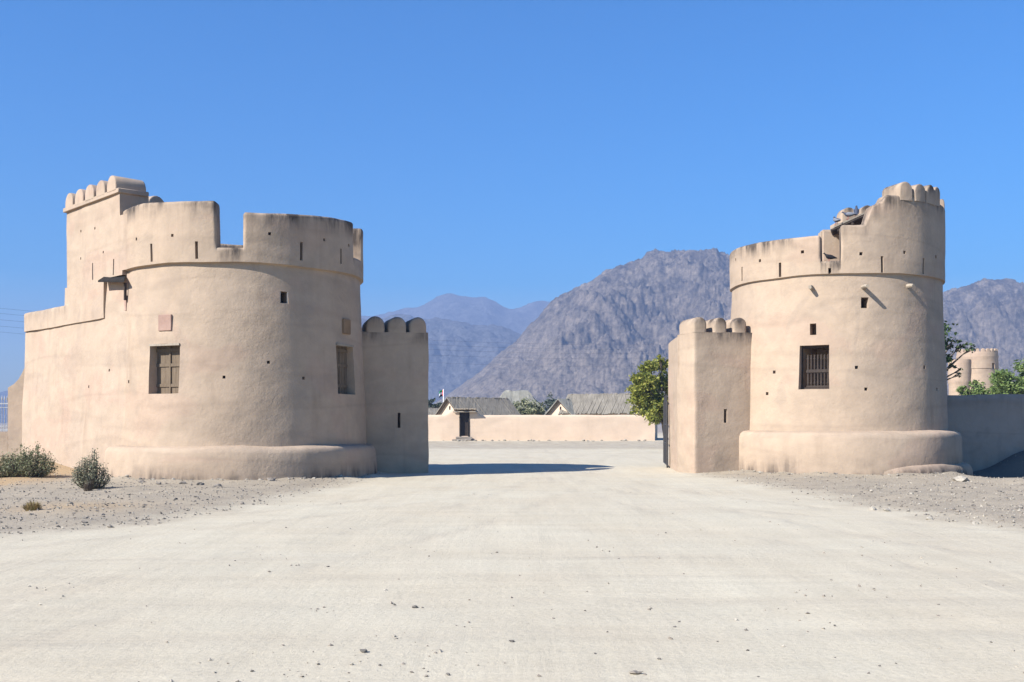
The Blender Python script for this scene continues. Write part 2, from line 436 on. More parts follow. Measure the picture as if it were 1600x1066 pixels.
# ------------------------------------------------------------------ towers
class Tower:
    def __init__(s, cx, cy, rb, rt, z_ring, r_ring):
        s.C = Vector((cx, cy, 0)); s.D = math.hypot(cx, cy); s.a0 = math.atan2(cx, cy)
        s.e0 = Vector((-cx/s.D, -cy/s.D, 0)); s.e1 = Vector((-s.e0.y, s.e0.x, 0))
        s.rb, s.rt, s.zr, s.rr = rb, rt, z_ring, r_ring
    def rad(s, z): return lerp(s.rb, s.rt, max(0, min(1, z/s.zr)))
    def dirn(s, th): return s.e0*math.cos(R(th))+s.e1*math.sin(R(th))
    def pt(s, th, r, z): 
        p = s.C+s.dirn(th)*r; p.z = z; return p
    def th(s, px, r):
        a = math.atan((px-800)/F)-s.a0
        q = max(-.999, min(.999, s.D*math.sin(a)/r)); return math.degrees(math.asin(q)-a)
    def loc(s, px, py, ring=False):
        z = 3.0; r = s.rr
        for _ in range(3):
            r = s.rr if ring else s.rad(z)
            t = s.th(px, r); z = zat(py, s.pt(t, r, 0).y)
        return t, z, r
    def rect(s, x0, x1, y0, y1, d, ring=False):
        t0 = s.loc(x0, (y0+y1)/2, ring)[0]; t1 = s.loc(x1, (y0+y1)/2, ring)[0]
        z1 = s.loc((x0+x1)/2, y0, ring)[1]; z0 = s.loc((x0+x1)/2, y1, ring)[1]
        return (t0, t1, z0, z1, d)
    def dot(s, x, y, w=.085, d=.45, ring=False):
        t, z, r = s.loc(x, y, ring); h = math.degrees(w/2/r)
        return (t-h, t+h, z-w/2, z+w/2, d)
    def slit(s, x, y0, y1, w=.085, d=.5, ring=True):
        t, z, r = s.loc(x, (y0+y1)/2, ring); h = math.degrees(w/2/r)
        z1 = s.loc(x, y0, ring)[1]; z0 = s.loc(x, y1, ring)[1]
        return (t-h, t+h, z0, z1, d)

def weather_attr(bm_me, fn):
    fattr(bm_me, 'weather', [fn(v.co) for v in bm_me.vertices])

def tower_body(T, holes, parent, mat):
    bm = bmesh.new()
    def S(th, z):
        n = T.dirn(th); r = T.rad(z)
        return T.pt(th, r, z), n
    us = lines(-180, 180, 2.4, [h[0] for h in holes]+[h[1] for h in holes])
    vs = lines(-.4, T.zr+.02, .14, [h[2] for h in holes]+[h[3] for h in holes])
    sheet(bm, S, us, vs, holes)
    bmesh.ops.remove_doubles(bm, verts=bm.verts[:], dist=1e-4)
    wobble(bm, .035, .55)
    o = bm_obj('tower_wall', bm, mat, parent)
    weather_attr(o.data, lambda c: 0.0)
    return o

def parapet(T, segs, parent, mat, z_gap, floor, rnd=.09):
    """segs: (th0, th1, ztop(th), thickness, round0, round1, holes)"""
    bm = bmesh.new(); tops = []
    for (t0, t1, zt, th_, r0, r1, holes) in segs:
        L = R(1)*T.rr
        zmin = min(zt(t0+(t1-t0)*k/20) for k in range(21))
        zA = max(zmin-.22, T.zr+.05)
        mylines = lines(T.zr-.02, zA, .12, [h[2] for h in holes]+[h[3] for h in holes])
        top = [zA+k/4 for k in range(1, 5)]+[zA+1+k/5 for k in range(1, 6)]+[zA+2+k/3 for k in range(1, 4)]+[zA+3+k/5 for k in range(1, 6)]+[zA+4+k/6 for k in range(1, 7)]
        ext = [h[0] for h in holes]+[h[1] for h in holes]
        us = lines(t0, t1, 1.8, ext)
        fine = [rnd*q for q in (.06, .2, .45, .75, 1.0)]
        if r0: us += [t0+f/L for f in fine]
        if r1: us += [t1-f/L for f in fine]
        us = sorted(set(us))
        def inset(th):
            s = 9
            if r0: s = min(s, (th-t0)*L)
            if r1: s = min(s, (t1-th)*L)
            if s >= rnd: return 0.0
            s = max(s, 0.0)
            return rnd-math.sqrt(max(0, rnd*rnd-(rnd-s)**2))
        def S(th, v):
            e = inset(th); ztop = zt(th)-e; b = rnd; n = T.dirn(th)
            ro, ri = T.rr, T.rr-th_
            if v <= zA: z = v; rr = ro-e*sstep(z_gap-.02, z_gap+.1, z)
            elif v <= zA+1: z = lerp(zA, ztop-b, v-zA); rr = ro-e*sstep(z_gap-.02, z_gap+.1, z)
            elif v <= zA+2: a = (v-zA-1)*math.pi/2; z = ztop-b+b*math.sin(a); rr = ro-e-b+b*math.cos(a)
            elif v <= zA+3: z = ztop; rr = lerp(ro-e-b, ri+e+b, v-zA-2)
            elif v <= zA+4: a = (v-zA-3)*math.pi/2; z = ztop-b+b*math.cos(a); rr = ri+e+b-b*math.sin(a)
            else: z = lerp(ztop-b, floor, v-zA-4); rr = ri+e*sstep(z_gap-.02, z_gap+.1, z)
            return T.pt(th, rr, z), n
        vs = mylines+top
        vc = sheet(bm, S, us, vs, holes)
        for i, flag in ((0, r0), (len(us)-1, r1)):
            ring = [vc[(i, j, 0.0)] for j in range(len(vs)) if (i, j, 0.0) in vc]
            try: bm.faces.new(ring if i == 0 else list(reversed(ring)))
            except ValueError: pass
        tops.append((t0, t1, zt))
    # underside ledge
    bmu = bm
    N = 150; prev = None
    for k in range(N+1):
        th = -180+360*k/N
        a = bm.verts.new(T.pt(th, T.rr, T.zr-.02)); b = bm.verts.new(T.pt(th, T.rt-.06, T.zr-.075))
        if prev: bm.faces.new((prev[0], prev[1], b, a))
        prev = (a, b)
    bmesh.ops.remove_doubles(bm, verts=bm.verts[:], dist=5e-4)
    bmesh.ops.recalc_face_normals(bm, faces=bm.faces[:])
    wobble(bm, .030, .55)
    o = bm_obj('parapet', bm, mat, parent)
    def wf(c):
        d = c-T.C; th = math.degrees(math.atan2(d.dot(T.e1), d.dot(T.e0)))
        zt = T.zr+1.4
        for (a, b, f) in tops:
            if a-.01 <= th <= b+.01: zt = f(th)
        return max(0, 1-max(0, zt-c.z)/.62)**1.3
    weather_attr(o.data, wf)
    return o

def lathe_part(T, name, prof, parent, mat, th0=-180, th1=180, step=2.5, rmod=None, amp=.04):
    bm = bmesh.new(); us = lines(th0, th1, step); rows = []
    for th in us:
        rows.append([bm.verts.new(T.pt(th, r+(rmod(th, z) if rmod else 0), z)) for r, z in prof])
    for A, B in zip(rows, rows[1:]):
        for j in range(len(prof)-1): bm.faces.new((A[j], B[j], B[j+1], A[j+1]))
    bmesh.ops.remove_doubles(bm, verts=bm.verts[:], dist=1e-4)
    wobble(bm, amp, .7)
    o = bm_obj(name, bm, mat, parent); weather_attr(o.data, lambda c: max(0, .8-(c.z)*1.9))
    return o
def roundprof(r0, r1, z0, z1, b, n=5, lean=.0):
    """outer face from (r1,z0) up, rounded shoulder, then in to r0 at z1"""
    pts = [(r1+lean, z0)]
    for k in range(1, 5): pts.append((r1+lean*(1-k/5), lerp(z0, z1-b*1.25, k/4)))
    for k in range(1, n+1):
        a = k/n*math.pi/2; pts.append((r1-b+b*math.cos(a), z1-b*1.25+b*math.sin(a)))
    pts.append((r0-.12, z1)); return pts

def merlon_mesh(w, h, d, base=0.0, n=10, bev=.035, taper=0.0):
    """round-topped merlon: w wide (x), h high, d deep (y)"""
    bm = bmesh.new(); r = w/2; pts = [(-r, -base), (-r, max(.02, h-r))]
    for k in range(1, n):
        a = math.pi-k*math.pi/n; pts.append((r*math.cos(a), max(.02, h-r)+min(r, h)*math.sin(a)))
    pts += [(r, max(.02, h-r)), (r, -base)]
    f = [bm.verts.new((x, -d/2, z)) for x, z in pts]; b = [bm.verts.new((x, d/2, z)) for x, z in pts]
    bm.faces.new(f); bm.faces.new(list(reversed(b)))
    for i in range(len(pts)-1): bm.faces.new((f[i+1], f[i], b[i], b[i+1]))
    bmesh.ops.recalc_face_normals(bm, faces=bm.faces[:])
    ed = [e for e in bm.edges if len(e.link_faces) == 2 and e.calc_face_angle(0) > 1.0 and max(v.co.z for v in e.verts) > -base+1e-4]
    bmesh.ops.bevel(bm, geom=ed, offset=bev, segments=3, affect='EDGES', profile=.5)
    return bm
def put_merlon(name, parent, loc, xdir, w, h, d, mat, base=.0, bev=.035, wb=(.02, 1.3)):
    """loc: centre of the foot; xdir: unit direction across the face"""
    bm = merlon_mesh(w, h, d, base, bev=bev)
    xd = Vector(xdir).normalized(); zd = Vector((0, 0, 1)); yd = zd.cross(xd)
    m = Matrix((xd, yd, zd)).transposed().to_4x4(); m.translation = Vector(loc)
    bmesh.ops.transform(bm, matrix=m, verts=bm.verts[:]); 
    bmesh.ops.triangulate(bm, faces=[f for f in bm.faces if len(f.verts) > 4])
    wobble(bm, *wb)
    o = bm_obj(name, bm, mat, parent, 50); zt = loc[2]+h
    weather_attr(o.data, lambda c: max(0, 1-(zt-c.z)/.4))
    return o

def frame_at(T, th, r, z):
    p = T.pt(th, r, z); n = T.dirn(th); tdir = Vector((0, 0, 1)).cross(n)   # right when seen from outside
    return p, n, tdir
Z = Vector((0, 0, 1))
def board_shutter(T, rect, inset, parent, mat, nb=6, name='shutter'):
    t0, t1, z0, z1, d = rect; th = (t0+t1)/2; r = T.rad((z0+z1)/2)
    p, n, u = frame_at(T, th, r-inset, (z0+z1)/2); w = r*R(t1-t0); h = z1-z0
    win = bpy.data.objects.new('window', None); COL.objects.link(win); win.parent = parent
    win.location = p-Vector(parent.location)
    bm = bmesh.new()
    for k in range(nb):
        c = p+u*(-w/2+(k+.5)*w/nb)+n*(.004*((k*7) % 3))
        box(bm, c, u*(w/nb/2-.004), n*.02, Z*(h/2+.02))
    o = bm_obj('shutter', bm, mat, win, flat=True)
    bm = bmesh.new()
    for zz in (-.33, .08, .38): box(bm, p+n*.035+Z*(zz*h), u*(w/2), n*.018, Z*.045)
    box(bm, p+n*.04, u*.022, n*.02, Z*(h/2))
    bm_obj('batten', bm, mat, win, flat=True)
    bm = bmesh.new()
    q = T.pt(th, r-.03, z1-.03)
    box(bm, q-n*.1, u*(w/2-.004), n*.1, Z*.03)
    bm_obj('lintel', bm, M['pole_wood'], win, flat=True)
    return win
def plaque(T, rect, parent, mat, out=.025):
    t0, t1, z0, z1, d = rect; th = (t0+t1)/2; r = T.rad((z0+z1)/2)
    p, n, u = frame_at(T, th, r, (z0+z1)/2); w = r*R(t1-t0); h = z1-z0
    bm = bmesh.new(); box(bm, p+n*(out-.06), u*w/2, n*.08, Z*h/2)
    bmesh.ops.bevel(bm, geom=bm.edges[:], offset=.008, segments=1, affect='EDGES')
    return bm_obj('plaque', bm, mat, parent, flat=True)
def reveal(T, rect, parent, ring=False):
    """thin lime-washed lip round a small opening"""
    t0, t1, z0, z1, d = rect; th = (t0+t1)/2; r = T.rad((z0+z1)/2)
    p, n, u = frame_at(T, th, r, (z0+z1)/2); w = r*R(t1-t0); h = z1-z0
    bm = bmesh.new(); e = .011
    box(bm, p-u*(w/2-e)+n*-.042, u*e, n*.05, Z*(h/2)); box(bm, p+u*(w/2-e)+n*-.042, u*e, n*.05, Z*(h/2))
    box(bm, p-Z*(h/2-e)+n*-.041, u*(w/2-2*e), n*.05, Z*e)
    return bm_obj('window_frame', bm, M['lime'], parent, flat=True)

# ---- left tower
CL = Vector((-8.56, 32.9, 0))
TL = Tower(-8.56, 32.9, 3.90, 3.63, 6.30, 3.74)
tl = empty('round_tower', (CL.x, CL.y, 0), 'tan mud plastered round tower with three shuttered openings beside long side wall, left of gate', 'tower')
w1 = TL.rect(233, 280, 537, 615, .5); w2 = TL.rect(527, 553, 538, 616, .45); w3 = TL.rect(437, 450, 456, 475, .7)
bh = [w1, w2, w3]+[TL.dot(*q) for q in ((350.4, 589), (420, 566.4), (475, 590.6), (201, 596.4))]
tower_body(TL, bh, tl, M['plaster'])
board_shutter(TL, w1, .34, tl, M['shutter']); board_shutter(TL, w2, .30, tl, M['shutter'])
reveal(TL, w3, tl)
plaque(TL, TL.rect(249, 269, 492, 517, 0), tl, M['tile']); plaque(TL, TL.rect(535.5, 546, 499, 522, 0), tl, M['tile_brown'])
plaque(TL, TL.rect(195, 199.5, 463, 486, 0), tl, M['tile'], .03)
rh = [TL.slit(*q) for q in ((236, 381, 409), (306.6, 377, 404), (471.5, 378, 406.5), (532.5, 388, 412))]
rh += [TL.dot(*q, ring=True) for q in ((213, 374), (269, 368), (421.5, 365), (507, 374), (545, 383))]
ga, gb = TL.th(338, TL.rr), TL.th(380, TL.rr); gc = TL.th(553, TL.rr)
zg = 6.70
inr = lambda a, b: [h for h in rh if a < (h[0]+h[1])/2 < b]
parapet(TL, [(-130, ga, lambda t: 8.02+.1*sstep(-20, -60, t), .55, True, True, inr(-130, ga)),
             (ga, gb, lambda t: zg, .55, False, False, []),
             (gb, gc, lambda t: 7.72+.22*sstep(0, 60, t), .55, True, True, inr(gb, gc)),
             (gc, 76.5, lambda t: 6.86, .55, False, False, []),
             (76.5, 180, lambda t: 7.95, .55, True, True, []),
             (180, 230, lambda t: 7.95, .55, True, True, [])], tl, M['plaster'], zg, 6.35)
lathe_part(TL, 'plinth', roundprof(3.9, 4.17, -.35, 1.03, .17, lean=.07), tl, M['plaster'], rmod=lambda th, z: .03*math.sin(R(th*3)))
bm = bmesh.new(); bmesh.ops.create_circle(bm, cap_ends=True, segments=48, radius=3.5, matrix=Matrix.Translation((CL.x, CL.y, 6.36)))
bm_obj('roof_deck', bm, M['plaster'], tl, flat=True)

# ---- side wall running back from the left tower
n_ = Vector((-.719, -.695, 0)); w_ = Vector((-.695, .719, 0)); OFF = 3.72
T0 = CL+n_*OFF
def upx(px, off=0.0):
    Q = T0+n_*off; k = (px-800)/F
    return (Q.x-Q.y*k)/(w_.y*k-w_.x)
def wz(px, py, off=0.0): 
    return zat(py, (T0+n_*off+w_*upx(px, off)).y)
sw = empty('fort_wall', T0+w_*5, 'long tan side wall of the fort with stepped cornice and tall crenellated corner block', 'wall')
def wallpt(u, z, off): 
    p = T0+w_*u+n_*off; p.z = z; return p
# sheet u axis must run right as seen from outside: use a = -u
def flat_dots(lst, off, w=.08, d=.4):
    out = []
    for px, py in lst:
        u = upx(px, off); z = wz(px, py, off); out.append((-u-w/2, -u+w/2, z-w/2, z+w/2, d))
    return out
UE = upx(36)
bm = bmesh.new()
hl = flat_dots([(172, 579), (142, 605)], 0)
def Slow(a, z):
    e = max(0, .12-(UE+a)); 
    bat = TL.rad(z)-OFF-.005-.06*sstep(-1.1, .1, a)
    return wallpt(-a, z, bat-(e*e/.12 if e > 0 else 0)), n_
sheet(bm, Slow, lines(-UE, .05, .2, [h[0] for h in hl]+[h[1] for h in hl]), lines(-.3, 6.2, .16, [h[2] for h in hl]+[h[3] for h in hl]), hl,
      keep=lambda a, z: z < 5.0 or -a < 5.4, t=.9)
wobble(bm, .05, .5)
o = bm_obj('wall_base', bm, M['plaster_pink'], sw); weather_attr(o.data, lambda c: 0)
# upper screen, proud of the wall below
US, UB, UH0 = upx(158, .09), upx(101, .09), upx(184, .09)
ZC, ZL, ZS, ZT = 4.94, 5.62, 6.14, 8.66
hu = flat_dots([(123, 360.7), (145, 355.6), (158, 394), (123, 404)], .09)
for px, y0, y1 in ((142, 411, 438), (173.6, 405, 430)):
    u = upx(px, .09); z0, z1 = wz(px, y1, .09), wz(px, y0, .09); hu.append((-u-.035, -u+.035, z0, z1, .4))
bm = bmesh.new()
def Sup(a, z):
    u = -a; off = .02-.05*sstep(-.9, .1, a); b = .1
    top = ZL if u > UB else 99
    e = max(0, b-(top-z)); off -= (b-math.sqrt(max(0, b*b-e*e))) if e > 0 else 0
    e = max(0, b-(UE-u)) if u > UB else 0; off -= (b-math.sqrt(max(0, b*b-e*e))) if e > 0 else 0
    du = .0
    return wallpt(u+du, z, off), n_
ex = [-US, -UB, -UH0]+[h[0] for h in hu]+[h[1] for h in hu]
sheet(bm, Sup, lines(-UE, .10, .2, ex)+[], lines(ZC, ZT, .13, [ZL, ZS, ZL-.05, ZL-.02, ZL-.085, 7.95, 6.275]+[h[2] for h in hu]+[h[3] for h in hu]), hu,
      keep=lambda a, z: (z < ZL and -a > US) or (-a > UH0 and -a < UB and (z > ZS or -a > US)) or (-a <= UH0 and (ZS if a < -.75 else 6.275) < z < 7.95), t=.92)
wobble(bm, .030, .55)
o = bm_obj('upper_screen', bm, M['plaster_pink'], sw); weather_attr(o.data, lambda c: max(0, 1-(ZL-c.z)/.5) if c.z < ZL and (c-T0).dot(w_) > UB else 0)
# corner block top: cornice and merlons
bm = bmesh.new()
cu = (UH0+UB)/2
c = wallpt(cu, ZT+.04, .09-.46); box(bm, c, w_*((UB-UH0)/2+.06), n_*.49, Z*.07)
bmesh.ops.bevel(bm, geom=bm.edges[:], offset=.015, segments=1, affect='EDGES'); wobble(bm, .03, .8)
o = bm_obj('cornice', bm, M['plaster_pink'], sw); weather_attr(o.data, lambda c: .3)
pit = (UB-UH0)/5
for k in range(5):
    u = UH0+pit*(k+.5); p = wallpt(u, ZT+.10, .10-.46)
    put_merlon('merlon', sw, p, -w_, pit*.80, .45, .96, M['plaster_pink'], .03, .04)
# end of block, flaring cornice face, seen towards the gate
# canopy board over the small opening
bm = bmesh.new()
cs = [P(153, 441, 31.5), P(194, 441, 30.35), P(196, 432.5, 30.95), P(166, 432.5, 31.9)]
lo_ = [bm.verts.new(q) for q in cs]; hi_ = [bm.verts.new(q+Z*.05) for q in cs]
bm.faces.new(lo_); bm.faces.new(list(reversed(hi_)))
for k in range(4): bm.faces.new((lo_[k], hi_[k], hi_[(k+1) % 4], lo_[(k+1) % 4]))
bmesh.ops.recalc_face_normals(bm, faces=bm.faces[:])
bm_obj('canopy', bm, M['black_wood'], sw, flat=True)
bm = bmesh.new()
u = upx(190.5, .1); box(bm, wallpt(u, 5.62, .0), w_*.03, n_*.035, Z*.26)
bm_obj('shadow_strip', bm, M['dark_wood'], sw, flat=True)  # dark strip added in place of the shadow along the recess edge
# back merlon standing behind the round parapet
bk = Vector((CL.x-.75, CL.y+1.75, 0))
mp = P(239, 322, 34.4)
bm = bmesh.new(); box(bm, Vector((mp.x-.3, mp.y+.2, 7.2)), w_*-.45, n_*.8, Z*.95); wobble(bm, .03)
o = bm_obj('inner_wall', bm, M['plaster_pink'], sw); weather_attr(o.data, lambda c: 0)
put_merlon('merlon', sw, (mp.x, mp.y, 8.1), Vector((.55, .83, 0)), .70, 1.19, .42, M['plaster_pink'], .05, .05)

# ---- right tower
CR = Vector((11.34, 36.06, 0))
TR = Tower(11.34, 36.06, 3.76, 3.52, 6.46, 3.60)
tr = empty('round_tower', (CR.x, CR.y, 0), 'tan round tower with raised curved battlement, wooden beam ends and pigeons, right of gate', 'tower')
v1 = TR.rect(1249, 1296, 540, 608, 1.7); v2 = TR.rect(1265, 1275, 506, 524, .6); v3 = TR.rect(1346, 1358, 464, 481, .7)
bh = [v1, v2, v3]+[TR.dot(*q, .10) for q in ((1210.4, 582), (1200, 615.6), (1338.5, 574), (1352.6, 608), (1444, 573), (1463, 608.6))]
tower_body(TR, bh, tr, M['plaster'])
rh = [TR.slit(*q) for q in ((1159, 417.7, 439.3), (1217.6, 410, 432.6), (1296, 418, 429), (1378.9, 400, 426), (1443, 403, 428))]
rh += [TR.dot(*q, .1, ring=True) for q in ((1150, 406.5), (1186.5, 407), (1253, 393.7), (1346, 396), (1414.5, 394.5), (1450, 356), (1462, 401))]
qa, qb, qc, qd = (TR.th(x, TR.rr) for x in (1282, 1314, 1353, 1364))
qe = TR.th(1386, TR.rr)
def zt_hi(t):
    return pw(t, [(qb, 7.98), (qc, 7.98), (qc+.6, 8.02), (qd, 8.58), (qd+3, 8.66), (qe-.8, 8.76), (qe, 8.92), (170, 8.95)])
zg = 6.84
ie = lambda a, b: [h for h in rh if a < (h[0]+h[1])/2 < b]
parapet(TR, [(-180, qa, lambda t: 7.74-.05*sstep(-50, 0, t), .5, True, True, ie(-180, qa)),
             (qa, qb, lambda t: zg, .5, False, False, ie(qa, qb)),
             (qb, 120, zt_hi, .62, True, True, ie(qb, 120)),
             (120, 180, lambda t: 7.74, .5, True, True, [])], tr, M['plaster'], zg, 6.5)
lathe_part(TR, 'plinth', roundprof(3.76, 4.12, -.9, 1.45, .2, lean=.05), tr, M['plaster'], rmod=lambda th, z: .03*math.sin(R(th*2.3+40)))
lathe_part(TR, 'lower_step', roundprof(4.0, 4.36, -1.0, .40, .20, lean=.10), tr, M['plaster'], 2, 175,
           rmod=lambda th, z: -.34*(1-sstep(8, 46, th))+.05*math.sin(R(th*5)))
bm = bmesh.new(); bmesh.ops.create_circle(bm, cap_ends=True, segments=48, radius=3.4, matrix=Matrix.Translation((CR.x, CR.y, 6.52)))
bm_obj('roof_deck', bm, M['plaster'], tr, flat=True)
for pxm in (1416, 1437, 1453.5, 1463.8):
    t = TR.th(pxm, TR.rr); n = TR.dirn(t); u = Z.cross(n)
    p = TR.pt(t, TR.rr-.42, 8.84)
    put_merlon('merlon', tr, p, u, random.uniform(.47, .53), random.uniform(.53, .60), .88, M['plaster'], .05, .045, (.04, 1.4))
for t in (96, 112):
    n = TR.dirn(t); p = TR.pt(t, TR.rr-.42, 8.84); put_merlon('merlon', tr, p, Z.cross(n), .5, .56, .88, M['plaster'], .05, .045)
# inner wall seen through the notch and the two rounded merlons behind the lean-to roof
def inner_box(bm, x0, x1, py0, z0, y, th):
    a, b = P(x0, py0, y), P(x1, py0, y); c = (a+b)/2; c.z = (a.z+z0)/2; c.y = y+th/2
    box(bm, c, Vector(((b.x-a.x)/2, 0, 0)), Vector((0, th/2, 0)), Vector((0, 0, (a.z-z0)/2)))
bm = bmesh.new()
inner_box(bm, 1284, 1345, 358, 6.5, 36.6, .5)
bmesh.ops.bevel(bm, geom=bm.edges[:], offset=.07, segments=3, affect='EDGES'); wobble(bm, .03)
o = bm_obj('inner_wall', bm, M['plaster'], tr); weather_attr(o.data, lambda c: 0)
bm = bmesh.new(); inner_box(bm, 1304, 1372, 349, 6.5, 38.6, .5); wobble(bm, .03)
o = bm_obj('inner_wall', bm, M['plaster'], tr); weather_attr(o.data, lambda c: 0)
for px_, top, wd in ((1323, 326, .62), (1352, 323, .56)):
    p = P(px_, 349, 38.85); p.z -= .1
    put_merlon('merlon', tr, p, (1, .1, 0), wd, zat(top, 38.85)-p.z, .5, M['plaster'], .05, .05)
# lean-to roof: boards and poles
bm = bmesh.new()
A, B = P(1300, 356, 34.6), P(1362, 328, 34.6)
dr = (B-A); back = Vector((.95, 2.9, .36))
for k in range(7):
    f = (k+.5)/7; c = A+back*f+dr*.5
    box(bm, c+Z*(.01*(k % 2)), dr*.5*(1+.03*((k*5) % 3-1)), Vector((.01, 2.9/14-.008, 0)), Z*.028)
roof = bm_obj('lean_to_roof', bm, M['pole_wood'], tr, flat=True)
bm = bmesh.new()
for f in (.02, .35, .68, .97):
    tube(bm, [A+back*f-Z*.09-dr*.02, A+back*f+dr*1.0-Z*.09], .055, 7)
for f in (.15, .5, .85):
    tube(bm, [A+dr*f-Z*.17+Vector((0, -.05, 0)), A+dr*f+back-Z*.17], .045, 7)
bm_obj('rafter', bm, M['dark_wood'], roof)
# wooden beam ends
for px_, py_, l in ((1268.4, 449.8, .30), (1349, 449, .44), (1418.8, 447.4, .24)):
    t, z, r = TR.loc(px_, py_)
    p, n, u = frame_at(TR, t, r, z); bm = bmesh.new()
    tube(bm, [p-n*.25, p+n*(l*.55), p+n*l-Z*.015], [.075, .07, .055], 9); wobble(bm, .012, 4)
    bm_obj('beam_end', bm, M['pole_wood'], tr)
# barred window
t0, t1, z0, z1, d = v1; th = (t0+t1)/2; r = TR.rad((z0+z1)/2)
p, n, u = frame_at(TR, th, r-.30, (z0+z1)/2); w = r*R(t1-t0); h = z1-z0
win = bpy.data.objects.new('window', None); COL.objects.link(win); win.parent = tr; win.location = p-CR
bm = bmesh.new()
box(bm, p-u*(w/2-.03), u*.03, n*.05, Z*h/2); box(bm, p+u*(w/2-.03), u*.03, n*.05, Z*h/2)
box(bm, p+Z*(h/2-.035), u*(w/2-.06), n*.05, Z*.035); box(bm, p-Z*(h/2-.03), u*(w/2-.06), n*.05, Z*.03)
bm_obj('window_frame', bm, M['dark_wood'], win, flat=True)
bm = bmesh.new(); lo = -h/2+.06; hi = h/2-.28; cx0 = -w/2+.20; cx1 = w/2-.06; mid = lo+(hi-lo)*.5
nb = 7
for k in range(nb):
    c = p+u*lerp(cx0+.03, cx1-.03, k/(nb-1))+n*.03
    prof = [(lo, .028), (lo+.10, .028), (lo+.13, .042), (lo+.17, .028), (mid-.08, .028), (mid, .03), (mid+.08, .03), (hi-.16, .028), (hi-.12, .042), (hi-.08, .026), (hi-.02, .034), (hi, .02)]
    tube(bm, [c+Z*a for a, b in prof], [b for a, b in prof], 7)
box(bm, p+u*((cx0+cx1)/2)+Z*mid+n*.05, u*((cx1-cx0)/2+.02), n*.03, Z*.05)
box(bm, p+u*((cx0+cx1)/2)+Z*(lo+.03)+n*.03, u*((cx1-cx0)/2+.02), n*.03, Z*.03)
bm_obj('shutter', bm, M['dark_wood'], win)

# ---- gate walls
def gate_wall(name, A, B, depth, z0, zc, zm, nm, mw, label, slit, mat, fill=.9, first=0.0):
    """front face runs from A (left) to B (right)"""
    A, B = Vector(A), Vector(B); L = (B-A).length; u = (B-A)/L; n = u.cross(Z)   # outward, towards the camera
    g = empty(name, (A+B)/2, label, 'wall')
    holes = []
    if slit: holes = [slit+(.5,)]
    bm = bmesh.new()
    def S(a, z): 
        e = .07*(1-sstep(0, 4.5, z))
        b = .11; off = 0.0
        for s in (a, ):
            q = max(0, b-s); off += (b-math.sqrt(max(0, b*b-q*q))) if q > 0 else 0
        p = A+u*a; p.z = z; return p+n*(e-off), n
    us = sorted(set(lines(0, L, .16, [h[0] for h in holes]+[h[1] for h in holes])+[.02, .045, .08]))
    sheet(bm, S, us, lines(z0, zc, .16, [h[2] for h in holes]+[h[3] for h in holes]), holes, t=depth)
    # back face
    q = [A-n*depth, B-n*depth]; 
    vs = [bm.verts.new((q[1].x, q[1].y, z0)), bm.verts.new((q[0].x, q[0].y, z0)), bm.verts.new((q[0].x, q[0].y, zc)), bm.verts.new((q[1].x, q[1].y, zc))]
    bm.faces.new(vs); bmesh.ops.remove_doubles(bm, verts=bm.verts[:], dist=1e-3)
    bmesh.ops.recalc_face_normals(bm, faces=bm.faces[:])
    wobble(bm, .04, .6)
    o = bm_obj('wall_base', bm, mat, g); weather_attr(o.data, lambda c: max(0, 1-(zc-c.z)/.5)*.7)
    for k in range(nm):
        c = A+u*(first+mw*(k+.5 if first else k+fill/2))-n*(depth/2-.004); c.z = zc-.01
        put_merlon('merlon', g, c, u, mw*fill, zm-zc+.01, depth, mat, .0, .085, (.04, .6))
    return g, u, n
# left stub, turned so that its face looks past the camera to the right
al = R(14)
Bp = P(669, 740, 34.2); ua = Vector((math.cos(al), math.sin(al), 0)); Ap = Bp-ua*3.2
zc, zm = 4.70, 5.22
Ap.z = Bp.z = 0
pB = lambda px: (lambda k: (Bp.x-k*Bp.y)/(k*ua.y-ua.x))((px-800)/F)
def spos(px): # distance from A along wall
    return 3.2-(-(pB(px))) if False else 3.2+pB(px)
s1 = spos(623.7); zs = [(lambda y: zat(y, (Bp+ua*pB(623.7)).y))(y) for y in (668, 645)]
mwid = (3.2-spos(570))/3
gl, _, _ = gate_wall('gate_wall', Ap, Bp, 1.5, -.3, zc, zm, 3, mwid,
    'shaded tan gate pier with three rounded merlons attached to the left round tower', (s1-.05, s1+.05, zs[0], zs[1]), M['plaster'], fill=.86, first=spos(570))
# right pier
Ar = P(1083, 735, 33.95); Br = P(1182, 735, 34.7); Ar.z = Br.z = 0
rr_ = R(15.5); ur = Vector((math.cos(rr_), math.sin(rr_), 0)); Br = Ar+ur*2.6
sx = (P(1133.4, 0, 34.15).x-Ar.x)/ur.x
mwr = 34.5/F*34.3
gr, u2, n2 = gate_wall('gate_wall', Ar, Br, 1.15, -.3, 4.71, 5.22, 3, mwr,
    'sunlit tan gate pier with three rounded merlons attached to the right round tower', (sx-.055, sx+.055, zat(661, 34.15), zat(640, 34.15)), M['plaster'], fill=.67)
# lower rear part of the right pier (gate jamb)
bm = bmesh.new()
c0 = Ar-n2*1.15; 
jb = P(1044.5, 700, 38.6); jb.z = 0
jd = (jb-c0); jd.z = 0
jl = jd.length; jn = jd.normalized(); jx = Vector((jn.y, -jn.x, 0))
def Sj(a, z):
    p = jb-jn*a; p.z = z; return p, -jx
sheet(bm, Sj, lines(0, jl, .16), lines(-.3, 4.66, .16), t=1.6)
bmesh.ops.remove_doubles(bm, verts=bm.verts[:], dist=1e-3)
wobble(bm, .035, .6)
o = bm_obj('gate_jamb', bm, M['plaster'], gr); weather_attr(o.data, lambda c: 0)

